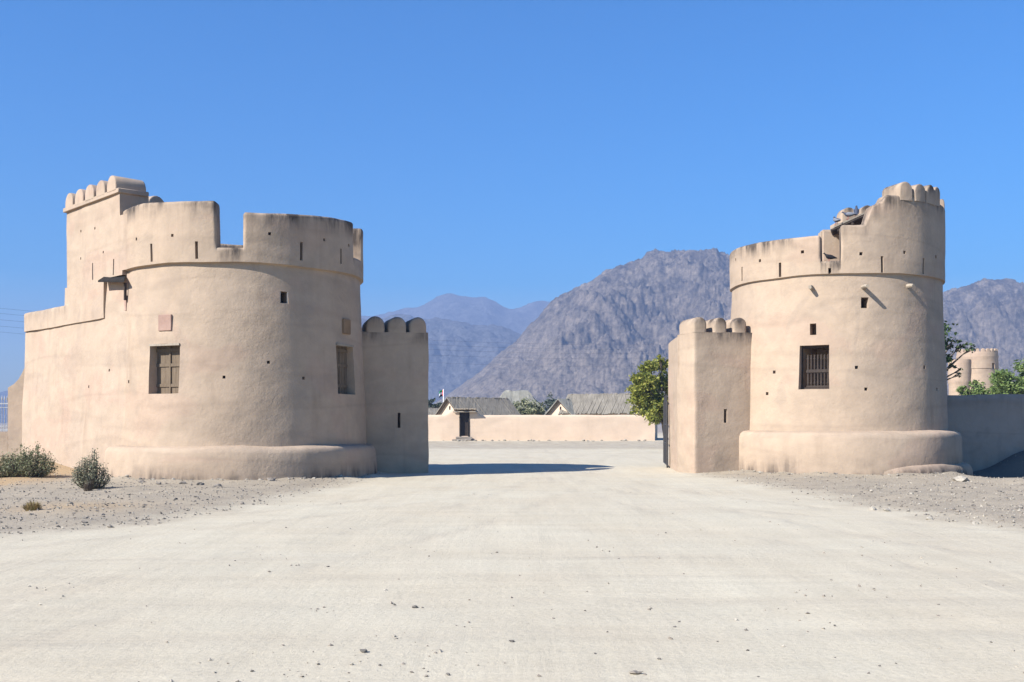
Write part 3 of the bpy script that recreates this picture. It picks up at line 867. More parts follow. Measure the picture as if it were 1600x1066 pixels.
# ---- iron gate leaf swung open behind the right pier
g0 = P(1042.5, 0, 38.0); g1 = P(1037.5, 0, 40.6); g0.z = g1.z = .12; gd = g1-g0
ig = empty('iron_gate', (g0.x, g0.y, 0), 'dark iron gate leaf swung open behind the right gate pier', 'gate')
HG = 2.35
bm = bmesh.new()
for a in (g0, g1): tube(bm, [a, a+Z*HG], .035, 6)
for zz in (0, .8, 1.5, HG): tube(bm, [g0+Z*zz, g1+Z*zz], .028, 6)
bm_obj('gate_frame', bm, M['iron'], ig)
bm = bmesh.new()
for k in range(1, 18):
    q = g0+gd*(k/18); tube(bm, [q+Z*.02, q+Z*(HG+.16), q+Z*(HG+.28)], [.016, .016, .003], 5)
bm_obj('gate_bars', bm, M['iron'], ig)
bm = bmesh.new(); bmesh.ops.create_cone(bm, cap_ends=True, segments=14, radius1=.075, radius2=.075, depth=.04,
    matrix=Matrix.Translation(g0+Vector((0, 0, -.045)))@Matrix.Rotation(R(90), 4, 'Y'))
bm_obj('wheel', bm, M['iron'], ig)

# ---- boundary wall on the right, in the shade of the tower
bw = empty('boundary_wall', (18, 37.6, -.3), 'low grey plain wall in the shade behind the right round tower', 'wall')
bm = bmesh.new()
def Sb(a, z):
    b = .07; q = max(0, b-(2.70-z)); off = (b-math.sqrt(max(0, b*b-q*q))) if q > 0 else 0
    return Vector((a, 37.6+off-.05*(1-z/2.7)+.02*(a-18), z)), Vector((0, -1, 0))
sheet(bm, Sb, lines(13.2, 34, .25), lines(-1.2, 2.70, .14)+[], t=.45)
wobble(bm, .05, .6); o = bm_obj('wall_base', bm, M['grey_plaster'], bw); weather_attr(o.data, lambda c: max(0, 1-(2.7-c.z)/.6))

# ---- left boundary: stepped buttress, low wall and iron fence
lw = empty('boundary_wall', (-18.2, 37.1, .4), 'low pale wall with stepped buttress at far left end of the fort', 'wall')
bm = bmesh.new(); y0 = 37.0
out = [(-17.35, -.2), (-17.35, 3.75), (-17.62, 3.72), (-17.75, 3.45), (-17.86, 3.25), (-18.02, 3.08), (-18.22, 2.95), (-18.24, -.2)]
f = [bm.verts.new((x, y0, z)) for x, z in out]; b = [bm.verts.new((x, y0+.7, z)) for x, z in out]
bm.faces.new(list(reversed(f))); bm.faces.new(b)
for i in range(len(out)-1): bm.faces.new((f[i], f[i+1], b[i+1], b[i]))
bmesh.ops.recalc_face_normals(bm, faces=bm.faces[:])
bmesh.ops.bevel(bm, geom=[e for e in bm.edges if len(e.link_faces) == 2 and e.calc_face_angle(0) > 1.2], offset=.04, segments=2, affect='EDGES')
wobble(bm, .03); o = bm_obj('buttress', bm, M['plaster_pink'], lw, 30); weather_attr(o.data, lambda c: 0)
bm = bmesh.new(); box(bm, (-21.1, 37.3, .55), (2.86, 0, 0), (0, .2, 0), (0, 0, .8))
bmesh.ops.bevel(bm, geom=bm.edges[:], offset=.04, segments=2, affect='EDGES'); wobble(bm, .03)
o = bm_obj('wall_base', bm, M['plaster_pink'], lw); weather_attr(o.data, lambda c: 0)
fe = empty('iron_fence', (-21, 37.3, 1.35), 'grey spiked iron fence on the low wall at far left', 'fence')
bm = bmesh.new()
for zz in (1.42, 2.38): box(bm, (-21.1, 37.3, zz), (2.84, 0, 0), (0, .015, 0), (0, 0, .02))
for zz in (1.56, 2.24): box(bm, (-21.1, 37.3, zz), (2.84, 0, 0), (0, .012, 0), (0, 0, .012))
bm_obj('fence_rail', bm, M['steel'], fe, flat=True)
bm = bmesh.new(); x = -23.9
while x < -18.3:
    tube(bm, [(x, 37.3, 1.36), (x, 37.3, 2.5), (x, 37.3, 2.54), (x, 37.3, 2.68)], [.012, .012, .03, .003], 5)
    x += .095
o = bm_obj('fence_bars', bm, M['steel'], fe)

# ------------------------------------------------------------------ far compound
FY = 82.0
cw = empty('compound_wall', P(850, 693, FY), 'long pale low wall with wooden door across the yard beyond the gate', 'wall')
bm = bmesh.new()
xL, xR = P(520, 0, FY).x, P(1023, 0, FY).x; ztop = zat(648.5, FY)
dx0, dx1 = P(718, 0, FY).x, P(733, 0, FY).x; dz0, dz1 = zat(682, FY), zat(644, FY)
gz = lambda x: ztop+.45*sstep(P(697, 0, FY).x, P(706, 0, FY).x, x)*(1-sstep(P(742, 0, FY).x, P(750, 0, FY).x, x))
def Sc(a, v):
    z = v if v < 1.8 else lerp(1.8, gz(a), (v-1.8)/(ztop-1.8))
    e = max(0, .1-(gz(a)-z)); return Vector((a, FY+e*e/.2, z)), Vector((0, -1, 0))
sheet(bm, Sc, lines(xL, xR, .3, [dx0, dx1]), lines(-.2, ztop, .2, [dz0, ztop-.05, 1.8]), [(dx0, dx1, dz0, 9, .35)], t=.6)
wobble(bm, .06, .4); o = bm_obj('wall_base', bm, M['far_plaster'], cw); weather_attr(o.data, lambda c: 0)
bm = bmesh.new(); wb = .14
box(bm, ((dx0+dx1)/2-.12, FY+.22, (dz0+dz1)/2), (.24, 0, 0), (0, .03, 0), (0, 0, (dz1-dz0)/2))
box(bm, ((dx0+dx1)/2+.22, FY+.24, (dz0+dz1)/2), (.09, 0, 0), (0, .03, 0), (0, 0, (dz1-dz0)/2))
door = bm_obj('door', bm, M['dark_wood'], cw, flat=True)
bm = bmesh.new()
box(bm, (dx0+.05, FY+.06, (dz0+dz1)/2), (.06, 0, 0), (0, .1, 0), (0, 0, (dz1-dz0)/2)); box(bm, (dx1-.04, FY+.06, (dz0+dz1)/2), (.05, 0, 0), (0, .1, 0), (0, 0, (dz1-dz0)/2))
box(bm, ((dx0+dx1)/2, FY+.05, dz1+.05), ((dx1-dx0)/2+.05, 0, 0), (0, .12, 0), (0, 0, .07))
bm_obj('door_frame', bm, M['black_wood'], door, flat=True)
bm = bmesh.new(); hx0, hx1 = P(709, 0, FY).x, P(744, 0, FY).x
for k in range(9):
    xx = lerp(hx0, hx1, (k+.5)/9); box(bm, (xx, FY-.15, dz1+.20+.015*math.sin(k*3)), ((hx1-hx0)/18-.01, 0, 0), (0, .36+.05*math.sin(k*5), -.05), (0, 0, .045))
for k in range(4): tube(bm, [(hx0-.05, FY-.35+k*.2, dz1+.09+.04*(k-2)), (hx1+.15, FY-.35+k*.2, dz1+.09+.04*(k-2))], .05, 6)
bm_obj('door_canopy', bm, M['pole_wood'], cw, flat=True)
for k in range(3):
    bm = bmesh.new(); box(bm, ((dx0+dx1)/2-.2*k, FY-.25-.3*k, .42-.17*k), (.65+.12*k, 0, 0), (0, .18, 0), (0, 0, .1))
    bmesh.ops.bevel(bm, geom=bm.edges[:], offset=.03, segments=1, affect='EDGES'); wobble(bm, .08, 2.0)
    bm_obj('step', bm, M['rock_grey'], cw, flat=True)
bm = bmesh.new()   # return of the wall, in shade
sheet(bm, lambda a, z: (Vector((xR, FY+a, z)), Vector((1, 0, 0))), lines(0.6, 14, .4), lines(-.2, ztop-.1, .3), t=.5)
wobble(bm, .05, .5); o = bm_obj('wall_return', bm, M['far_plaster'], cw); weather_attr(o.data, lambda c: 0)

def gable_house(loc, rot, W, L, ze, zr, label, mat_roof, hip=0.0, windows=True):
    h = empty('gabled_house', loc, label, 'house')
    m = Matrix.Translation(loc)@Matrix.Rotation(rot, 4, 'Z')      # ridge along local y, gable at y=0
    loc = Vector(loc)
    bm = bmesh.new(); rise = zr-ze
    v = [bm.verts.new(m@Vector(q)) for q in ((-W/2, 0, -.3), (W/2, 0, -.3), (W/2, 0, ze), (0, 0, zr-.06), (-W/2, 0, ze),
                                          (-W/2, L, -.3), (W/2, L, -.3), (W/2, L, ze), (0, L, zr-.06), (-W/2, L, ze))]
    for f in ((0, 1, 2, 3, 4), (6, 5, 9, 8, 7), (1, 6, 7, 2), (5, 0, 4, 9)): bm.faces.new([v[i] for i in f])
    o = bm_obj('wall', bm, M['far_plaster'], h, flat=True); weather_attr(o.data, lambda c: 0)
    if windows:
        bm = bmesh.new(); box(bm, m@Vector((.0, -.0, zr-1.05*rise*.55)), m.to_3x3()@Vector((.09, 0, 0)), m.to_3x3()@Vector((0, .03, 0)), Z*.16)
        bm_obj('vent', bm, M['black_wood'], h, flat=True)
    # two roof slopes made of split-palm poles laid down the slope
    roofs = bmesh.new(); ov = .35
    sl = math.hypot(W/2, rise); e = Vector((W/2, 0, -rise))/sl
    npole = int((L+2*ov)/.17)
    for s in (-1, 1):
        ed = Vector((e.x*s, 0, e.z)); nn = Vector((-ed.z*s, 0, abs(ed.x)))
        if nn.z < 0: nn = -nn
        for k in range(npole):
            yy = -ov+(L+2*ov)*(k+.5)/npole; ln = sl+.35+random.uniform(-.12, .12)
            st = -.06+random.uniform(-.1, .05)
            a = Vector((0, yy, zr))+ed*st+nn*.03; b_ = Vector((0, yy+random.uniform(-.05, .05), zr))+ed*ln+nn*.03
            rad = .095+random.uniform(-.015, .025)
            c = (a+b_)/2
            box(roofs, m@c, m.to_3x3()@((b_-a)/2), m.to_3x3()@Vector((0, .083, 0)), m.to_3x3()@(nn*(rad*.6)))
    bm_obj('roof', roofs, mat_roof, h, flat=True)
    bm = bmesh.new()
    for s in (-1, 1): tube(bm, [m@Vector((0, -.30, zr+.0)), m@(Vector((0, -.30, zr))+Vector((e.x*s, 0, e.z))*(sl+.3))], .07, 6)
    bm_obj('barge_pole', bm, M['dark_wood'], h)
    return h
gable_house(P(703, 693, 88.0)*Vector((1, 1, 0)).length*0+Vector((P(703, 0, 88).x, 88, .2)), R(-52), 3.4, 6.0, 2.15, 3.55,
            'pole roofed gabled house with vent in its gable, behind the wall door', M['thatch'])
gable_house(Vector((P(876, 0, 92).x, 92, .2)), R(-48), 3.2, 3.2, 2.2, 3.5, 'small gabled house end with dark vent, between shrub and large roof', M['thatch_pale'])
gable_house(Vector((P(1010, 0, 93.5).x, 90.5, .2)), R(66), 4.2, 7.5, 2.4, 3.95, 'wide grey pole roof house beside the leafy tree', M['thatch'])
# hipped frond roof further back
hh = empty('hipped_hut', (P(808, 0, 112).x, 112, .2), 'pale hipped palm frond hut roof showing above the shrub', 'house')
bm = bmesh.new(); c = Vector((P(808, 0, 112).x, 112, 0)); zt, ze = zat(611, 112), 2.7
for q, (hx, hy, z) in enumerate(((1.15, .7, zt), (3.4, 2.6, ze))):
    for sx_, sy_ in ((-1, -1), (1, -1), (1, 1), (-1, 1)): bm.verts.new(c+Vector((sx_*hx, sy_*hy, z)))
bm.verts.ensure_lookup_table(); v = bm.verts
for i in range(4): bm.faces.new((v[i], v[4+i], v[4+(i+1) % 4], v[(i+1) % 4]))
bm.faces.new((v[0], v[1], v[2], v[3]))
bmesh.ops.subdivide_edges(bm, edges=bm.edges[:], cuts=6, use_grid_fill=True); wobble(bm, .22, 1.2)
bmesh.ops.recalc_face_normals(bm, faces=bm.faces[:])
bm_obj('roof', bm, M['thatch_pale'], hh, flat=True)
bm = bmesh.new(); box(bm, c+Z*1.4, (3.0, 0, 0), (0, 2.2, 0), (0, 0, 1.5)); o = bm_obj('wall', bm, M['far_plaster'], hh, flat=True); weather_attr(o.data, lambda c: 0)
# low thatched house edge at far left of the gap
gable_house(Vector((P(655, 0, 96).x, 96, .2)), R(-60), 3.4, 4.2, 2.1, 2.75, 'low grey pole roof just beside the left gate pier, under the dark tree', M['thatch'], windows=False)

# flag
fp = empty('flagpole', (P(693, 0, 100).x, 100, .2), 'thin flagpole with red, white and black striped flag behind the gabled house', 'flagpole')
bm = bmesh.new(); fx = P(693, 0, 100).x; tube(bm, [(fx, 100, 0), (fx, 100, zat(608, 100))], [.06, .045], 8); bm_obj('pole', bm, M['flag_white'], fp)
bm = bmesh.new(); z1 = zat(608.5, 100)
def fpt(a, b): return Vector((fx-a*.42, 100+.09*math.sin(a*5), z1-b*.62-a*a*.30-.05*math.sin(a*6)))
mats = {}
nxf, nzf = 12, 6
g = [[bm.verts.new(fpt(i/nxf, j/nzf)) for j in range(nzf+1)] for i in range(nxf+1)]
for i in range(nxf):
    for j in range(nzf):
        f = bm.faces.new((g[i][j], g[i][j+1], g[i+1][j+1], g[i+1][j]))
        f.material_index = 0 if i < 3 else (1 if j < 2 else 2 if j < 4 else 3)
# flown from its pole: red at the hoist, then green, white, black
o = bm_obj('flag', bm, [M['flag_red'], M['flag_green'], M['flag_white'], M['flag_black']], fp, 80)
sol = o.modifiers.new('thick', 'SOLIDIFY'); sol.thickness = .012

# distant fort at right
DF = 135.0
DTM = plaster('old_fort_plaster', (.58, .46, .355), (.53, .41, .31), (.55, .42, .33), .3, .6)
ft = empty('fort_keep', (P(1528, 0, DF).x, DF, 0), 'distant pale round fort tower with crenellated top above the green trees at right', 'tower')
class DT(Tower): pass
cxd = P(1527, 0, DF).x; td = Tower(cxd, DF, 3.1, 2.55, zat(577, DF), 2.62)
hd = [td.rect(1510.5, 1516.5, 567, 575, .5, True)+(), td.rect(1551, 1555.5, 567, 576, .5, True)]
bm = bmesh.new()
def Sd(th, z):
    r = lerp(2.8, 2.5, z/td.zr) if z < td.zr else 2.57-.10*(z-td.zr)/3
    if abs(z-td.zr-1.6) < .06: r += .05
    return td.pt(th, r, z), td.dirn(th)
zt = zat(551, DF)
sheet(bm, Sd, lines(-180, 180, 5, [h[0] for h in hd]+[h[1] for h in hd]), lines(-.2, zt, .3, [td.zr, td.zr+.05, td.zr+1.55, td.zr+1.65]+[h[2] for h in hd]+[h[3] for h in hd]), hd)
wobble(bm, .05, .5); o = bm_obj('tower_wall', bm, DTM, ft); weather_attr(o.data, lambda c: 0)
for k in range(22):
    th = k*360/22; put_merlon('merlon', ft, td.pt(th, 2.28, zt-.05), Z.cross(td.dirn(th)), .46, .45, .35, DTM, .0, .03)
t2 = Tower(P(1494, 0, DF).x, DF-1.0, 1.3, 1.2, 8.0, 1.2)
bm = bmesh.new()
sheet(bm, lambda th, z: (t2.pt(th, 1.32 if z < 6.9 else 1.40, z), t2.dirn(th)), lines(-180, 180, 6), lines(-.2, zat(563, DF), .3, [6.9, 6.95]))
wobble(bm, .05, .5); o = bm_obj('stair_turret', bm, DTM, ft); weather_attr(o.data, lambda c: 0)

# ------------------------------------------------------------------ vegetation
def leaf(bm, p, s, aspect=.55, flat=.0):
    d = Vector((random.gauss(0, 1), random.gauss(0, 1), random.gauss(0, .7))).normalized()
    n = Vector((random.gauss(0, 1), random.gauss(0, 1), random.gauss(0, 1)+flat)); a = d.cross(n)
    if a.length < 1e-3: return
    a = a.normalized()*s*aspect; d = d*s
    vs = [bm.verts.new(p-d), bm.verts.new(p+a), bm.verts.new(p+d), bm.verts.new(p-a)]
    bm.faces.new(vs)
def tree(name, base, clumps, nleaf, size, mleaf, label, cat, trunk=None, group=None, tr=.1, parts=('trunk', 'crown')):
    """clumps: (centre, radius). trunk and limbs run from base to each clump"""
    base = Vector(base); t = empty(name, base, label, cat, group)
    bm = bmesh.new(); fork = Vector(trunk) if trunk else base+Z*.6
    tube(bm, [base-Z*.15, base.lerp(fork, .5)+Vector((.05, .03, 0)), fork], [tr*1.25, tr, tr*.85], 8)
    for c, r in clumps:
        c = Vector(c); mid = fork.lerp(c, .55)+Vector((random.uniform(-.1, .1)*r, random.uniform(-.1, .1)*r, .12*r))
        tube(bm, [fork, mid, c], [tr*.6, tr*.4, tr*.12], 6)
        for k in range(5):
            q = c+Vector((random.gauss(0, .5), random.gauss(0, .5), random.gauss(0, .45)))*r
            tube(bm, [mid.lerp(c, .6), q], [tr*.2, tr*.05], 4)
    bm_obj(parts[0], bm, M['bark'], t)
    bm = bmesh.new(); tot = sum(r**2 for _, r in clumps)
    for c, r in clumps:
        n = int(nleaf*r*r/tot); c = Vector(c); tw = []
        for k in range(max(6, n//28)):
            d = Vector((random.gauss(0, 1), random.gauss(0, 1), random.gauss(0, .85))).normalized()
            tw.append((c+d*r*random.uniform(.35, 1.0), d))
        for k in range(n):
            q, d = random.choice(tw); s = r*.2
            p = q+Vector((random.gauss(0, s), random.gauss(0, s), random.gauss(0, s*.8)))
            leaf(bm, p, size*random.uniform(.6, 1.25))
    bm_obj(parts[1], bm, mleaf, t, flat=True)
    return t
# leafy tree by the right pier
ty = 64.0
cl = [(P(1014, 575, ty), .62), (P(1036, 570, ty), .55), (P(998, 592, ty), .58), (P(1022, 602, ty+.4), .8), (P(1003, 620, ty), .78), (P(1030, 630, ty), .8),
      (P(1016, 647, ty-.3), .62), (P(1044, 600, ty+.3), .8), (P(1050, 630, ty), .8), (P(1027, 652, ty), .42), (P(1008, 636, ty-.5), .7), (P(1040, 648, ty), .5), (P(1010, 598, ty-.6), .7), (P(992, 607, ty), .42), (P(1033, 560, ty), .22)]
cl = [(Vector(c)+Vector((0, random.uniform(-.7, .7), 0)), r) for c, r in cl]
tree('leafy_tree', (P(1040, 0, ty).x, ty, .05), cl, 9500, .12, M['leaf_fresh'], 'bushy yellow green tree in the yard beside the right gate pier', 'tree', (P(1036, 0, ty).x, ty, 1.6), tr=.12)
# dark tree whose branch reaches out behind the right tower
ty = 47.0
cl = [(P(1488, 535, ty), .35), (P(1502, 538, ty), .32), (P(1518, 542, ty), .26), (P(1484, 556, ty), .34), (P(1486, 572, ty), .22), (P(1500, 578, ty), .16), (P(1498, 586, ty), .14),
      (P(1476, 515, ty), .3), (P(1460, 545, ty), .9), (P(1440, 530, ty), 1.2), (P(1425, 560, ty), 1.2)]
tree('broadleaf_tree', (P(1445, 0, ty).x, ty, 0), cl, 1500, .11, M['leaf_dark'], 'dark broad leaved branch reaching out from behind the right round tower', 'tree', (P(1445, 0, ty).x, ty, 3.2), tr=.12)
# feathery acacias above the right boundary wall
def acacia(px, y, top, wpx, nl, label, mat=M['leaf_feather'], size=.085):
    b = Vector((P(px, 0, y).x, y, 0)); cl = []; zt = zat(top, y); w = wpx/F*y/2
    for k in range(13):
        a = random.uniform(0, 6.28); rr = w*random.uniform(.15, .8)
        q = b+Vector((math.cos(a)*rr, math.sin(a)*rr, 0)); rad = w*random.uniform(.25, .4)
        q.z = lerp(2.9, zt-rad, random.uniform(.1, 1.0)*(1-.3*rr/w)); cl.append((q, rad))
    cl.append((b+Z*(zt-w*.3), w*.3))
    return tree('acacia_tree', b, cl, nl, size, mat, label, 'tree', b+Z*1.2, 'green trees behind the right boundary wall', .1)
acacia(1562, 62, 579, 74, 8000, 'feathery light green tree in front of the distant fort tower')
acacia(1604, 58, 560, 96, 10000, 'taller feathery green tree at the right edge of the photo')
acacia(1520, 66, 592, 44, 1600, 'small sparse shrubby tree nearest the right round tower, under its dark branch', M['leaf_feather'], .1)
# background trees in the gap
def bush(name, px, y, ybot_z, top, wpx, nl, mat, size, label, cat, tr=.05, n=8, up=.35):
    b = Vector((P(px, 0, y).x, y, ybot_z)); w = wpx/F*y/2; zt = zat(top, y); cl = []; H = zt-ybot_z
    for k in range(n):
        a = k*2.4+random.uniform(-.3, .3); rr = w*.72*math.sqrt((k+.3)/n); rad = w*random.uniform(.28, .4)
        q = b+Vector((math.cos(a)*rr, math.sin(a)*rr*.8, 0)); q.z = ybot_z+min(H-rad*.9, max(rad*.55, H*random.uniform(up, .95)*(1-.4*(rr/w)**2))); cl.append((q, rad))
    return tree(name, b, cl, nl, size, mat, label, cat, b+Z*(H*.18), None, tr, ('stem', 'foliage') if cat == 'bush' else ('trunk', 'crown'))
bush('dark_tree', 680, 104, 0, 615, 52, 2600, M['leaf_bluegrey'], .17, 'dull dark green tree behind the flagpole', 'tree', .12, 9)
bush('round_shrub', 824, 100, 0, 621, 74, 6500, M['leaf_shrub'], .12, 'grey green rounded shrub between the house roofs beyond the yard', 'bush', .08, 12)
bush('thorn_tree', 872, 128, 0, 617, 70, 1800, M['leaf_bluegrey'], .2, 'low dull scrub tree behind the small gabled house', 'tree', .1, 8)
# shrubs by the left tower
def shrub(px, py, top, wpx, nl, mat, size, label, name='desert_shrub', n=16, cat='bush', z=None):
    y = 1.7*F/(py-HOR); x = (px-800)/F*y
    for _ in range(6):
        g = gh(x, y) if z is None else z
        y = (EYE-g)*F/(py-HOR); x = (px-800)/F*y
    w = wpx/F*y/2; H = (py-top)/F*y; b = Vector((x, y+w*.4, gh(x, y+w*.4)))
    t = empty(name, b, label, cat); bm = bmesh.new(); bl = bmesh.new(); tips = []
    for k in range(n*5):
        a = random.uniform(0, 6.283); lean = random.random()**.6
        top_ = b+Vector((math.cos(a)*w*lean, math.sin(a)*w*.8*lean, H*(1-.55*lean**2)*random.choice((random.uniform(.5, .85), random.uniform(.7, 1.12)))))
        st = b+Vector((math.cos(a)*w*.45*lean, math.sin(a)*w*.4*lean, -.02)); mid = st.lerp(top_, .5)+Vector((math.cos(a)*w*.22*lean, math.sin(a)*w*.2*lean, .04*H))
        tube(bm, [st, mid, top_], [.010, .007, .003], 4); tips.append((st, mid, top_))
    for k in range(nl):
        st, mid, tp = random.choice(tips); f = random.random()**.6
        p = mid.lerp(tp, f*1.05) if random.random() < .55 else st.lerp(mid, f)
        leaf(bl, p+Vector((random.gauss(0, .04), random.gauss(0, .04), random.gauss(0, .03))), size*random.uniform(.5, 1.3), .4)
    bm_obj('stems', bm, M['bark'], t); bm_obj('foliage', bl, mat, t, flat=True)
    return t
shrub(40, 748, 697, 82, 5200, M['leaf_shrub'], .035, 'wide dark green shrub against the side wall at the left edge', n=26)
shrub(4, 748, 712, 60, 2600, M['leaf_shrub'], .035, 'low shrub spreading past the left edge of the photo')
shrub(139, 764, 707, 58, 4200, M['leaf_grey'], .028, 'rounded grey green shrub beside the left tower plinth', n=24)
def tuft(px, py, top, wpx, nb, label, mat):
    y = 1.7*F/(py-HOR); x = (px-800)/F*y; y = (EYE-gh(x, y))*F/(py-HOR); x = (px-800)/F*y
    w = wpx/F*y/2; H = (py-top)/F*y; b = Vector((x, y+.15, gh(x, y+.15))); bm = bmesh.new()
    for k in range(nb):
        a = random.uniform(0, 6.283); l = random.random()**.7; r0 = w*.5*random.random()
        s = b+Vector((math.cos(a)*r0, math.sin(a)*r0*.7, -.02)); e = b+Vector((math.cos(a)*w*(.3+.7*l), math.sin(a)*w*.7*(.3+.7*l), H*(1-.6*l*l)*random.uniform(.5, 1)))
        m_ = s.lerp(e, .55)+Z*(.1*H); d = (e-s).cross(Z).normalized()*.006
        vs = [bm.verts.new(s-d), bm.verts.new(s+d), bm.verts.new(m_+d), bm.verts.new(m_-d)]; bm.faces.new(vs)
        q = bm.verts.new(e); bm.faces.new((vs[3], vs[2], q))
    o = bm_obj('grass_tuft', bm, mat, None, flat=True); tag(o, label, 'grass tuft'); return o
tuft(45, 800, 782, 42, 420, 'small dry yellow green grass tuft on the ochre ground', M['straw'])
tuft(134, 768, 748, 26, 260, 'dead brown tuft at the foot of the rounded grey shrub', M['bark'])

# ------------------------------------------------------------------ pigeons
def pigeon(px, py, y, face, label, mat, scale=1.0, z=None, pitch=0.0):
    p = P(px, py, y)
    if z is not None: p.z = z
    t = empty('pigeon', p, label, 'pigeon', 'pigeons on the right round tower')
    m = Matrix.Translation(p)@Matrix.Rotation(face, 4, 'Z')@Matrix.Scale(scale, 4)
    mb = m@Matrix.Translation((0, 0, .13))@Matrix.Rotation(pitch, 4, 'Y')@Matrix.Translation((0, 0, -.13))
    # body: rings along the spine from tail tip to beak root, +x forward
    ring = [(-.21, .095, .012, .006), (-.15, .10, .030, .012), (-.10, .115, .048, .034), (-.04, .13, .066, .058), (.03, .145, .068, .068), (.08, .165, .052, .056),
            (.105, .195, .036, .036), (.118, .225, .031, .031), (.135, .243, .028, .026), (.155, .243, .016, .015), (.163, .24, .006, .006)]
    bm = bmesh.new(); rows = []
    for x, z_, ry, rz in ring: rows.append([bm.verts.new(mb@Vector((x, ry*math.cos(a), z_+rz*math.sin(a)))) for a in [2*math.pi*k/12 for k in range(12)]])
    for A_, B_ in zip(rows, rows[1:]):
        for k in range(12): bm.faces.new((A_[k], B_[k], B_[(k+1) % 12], A_[(k+1) % 12]))
    bm.faces.new(rows[0]); bm.faces.new(list(reversed(rows[-1]))); bmesh.ops.recalc_face_normals(bm, faces=bm.faces[:])
    bm_obj('body', bm, mat, t, 70)
    for s in (-1, 1):
        bm = bmesh.new(); rows = []
        for x, z_, hh_ in ((.06, .155, .03), (0, .15, .05), (-.07, .135, .042), (-.15, .115, .02), (-.2, .105, .005)):
            yy = .066*s*(1 if x > -.08 else .7 if x > -.17 else .3)
            rows.append([bm.verts.new(mb@Vector((x, yy+.012*s*q, z_+hh_*v))) for q, v in ((0, -1), (1, -.4), (1, .4), (0, 1), (-.6, 0))])
        for A_, B_ in zip(rows, rows[1:]):
            for k in range(5): bm.faces.new((A_[k], B_[k], B_[(k+1) % 5], A_[(k+1) % 5]))
        bmesh.ops.recalc_face_normals(bm, faces=bm.faces[:])
        bm_obj('wing', bm, M['pigeon_wing'] if mat is M['pigeon_grey'] else mat, t, 70)
        bm = bmesh.new(); q0 = m@Vector((.01, .028*s, .09)); q1 = m@Vector((.015, .03*s, .012)); tube(bm, [q0, q1], .007*scale, 5)
        for a in (-.5, 0, .5): tube(bm, [q1, m@Vector((.015+.045*math.cos(a), .03*s+.045*math.sin(a), .006))], .005*scale, 4)
        bm_obj('leg', bm, M['foot'], t)
    bm = bmesh.new(); tube(bm, [mb@Vector((.158, 0, .24)), mb@Vector((.188, 0, .232))], [.008*scale, .002*scale], 6); bm_obj('beak', bm, M['beak'], t)
    return t
tq, zq, rq = TR.loc(1296, 408, True); yq = TR.pt(tq, TR.rr-.2, 0).y
pigeon(1296, 408, yq, R(170), 'dark pigeon standing in the notch of the right tower parapet', M['pigeon_dark'], 1.15, 6.845)
def roof_z(px, f): 
    k = (px-1300)/62; q = A+dr*k+back*f; return q
for px_, f, face, lab, mt, pit in ((1307, .06, R(100), 'blue grey pigeon at the low end of the lean-to roof', M['pigeon_grey'], 0), (1326, .05, R(160), 'pale winged grey pigeon in the middle of the lean-to roof', M['pigeon_grey'], .2),
                                (1338, .08, R(70), 'grey pigeon seen from behind near the top of the lean-to roof', M['pigeon_grey'], -.5)):
    q = roof_z(px_, f); t = pigeon(px_, 300, q.y, face, lab, mt, 1.2, q.z+.035, pit)

# ------------------------------------------------------------------ stones
def stone_mesh(seed, sub=2):
    bm = bmesh.new(); bmesh.ops.create_icosphere(bm, subdivisions=sub, radius=1)
    for v in bm.verts:
        n = noise.noise(v.co*1.1+Vector((seed*3.1, 0, 0)))*.5+noise.noise(v.co*2.7+Vector((0, seed*1.7, 0)))*.25
        v.co = v.co*(1+n); v.co.z *= .62
    me = bpy.data.meshes.new('stone'); bm.to_mesh(me); bm.free(); return me
smesh = {}
for mk in ('rock_grey', 'rock_dark', 'rock_pale'):
    for k in range(5):
        me = stone_mesh(k+len(mk)); me.materials.append(M[mk]); smesh[(mk, k)] = me
def stone(x, y, s, mk, label, group):
    o = bpy.data.objects.new('stone', smesh[(mk, random.randrange(5))]); COL.objects.link(o)
    o.location = (x, y, gh(x, y)+s*.22); o.rotation_euler = (random.uniform(-.3, .3), random.uniform(-.3, .3), random.uniform(0, 6.28))
    o.scale = (s*random.uniform(.8, 1.35), s, s*random.uniform(.75, 1.1)); tag(o, label, 'stone', group); return o
def gpos(px, py):
    y = EYE*F/(py-HOR); x = (px-800)/F*y
    for _ in range(4): y = (EYE-gh(x, y))*F/(py-HOR); x = (px-800)/F*y
    return x, y
def gstone(px, py, wpx, mk, label, group=None):
    x, y = gpos(px, py); stone(x, y, wpx/F*y/2, mk, label, group)
gstone(568, 1019, 13, 'rock_dark', 'largest dark stone on the pale track in the foreground, left of centre')
gstone(994, 1053, 15, 'rock_grey', 'grey flat stone at the bottom edge of the sandy foreground')
for px, py, wd in ((1364, 797, 13), (1385, 799, 11), (1453, 812, 12), (1523, 819, 10)):
    gstone(px, py, wd, 'rock_pale', 'pale fist sized stone in the line along the right track edge', 'pale stones along the right track edge')
gstone(1503, 752, 22, 'rock_pale', 'white flat stone at the foot of the right tower plinth')
gstone(313, 758, 11, 'rock_dark', 'bluish dark stone at the foot of the left tower plinth')
for px, py, wd in ((341, 760, 11), (286, 756, 10), (248, 757, 9), (155, 757, 10), (222, 754, 11), (424, 752, 13)):
    gstone(px, py, wd, 'rock_grey', 'loose grey stone lying along the foot of the left tower plinth', 'stones along the left plinth')
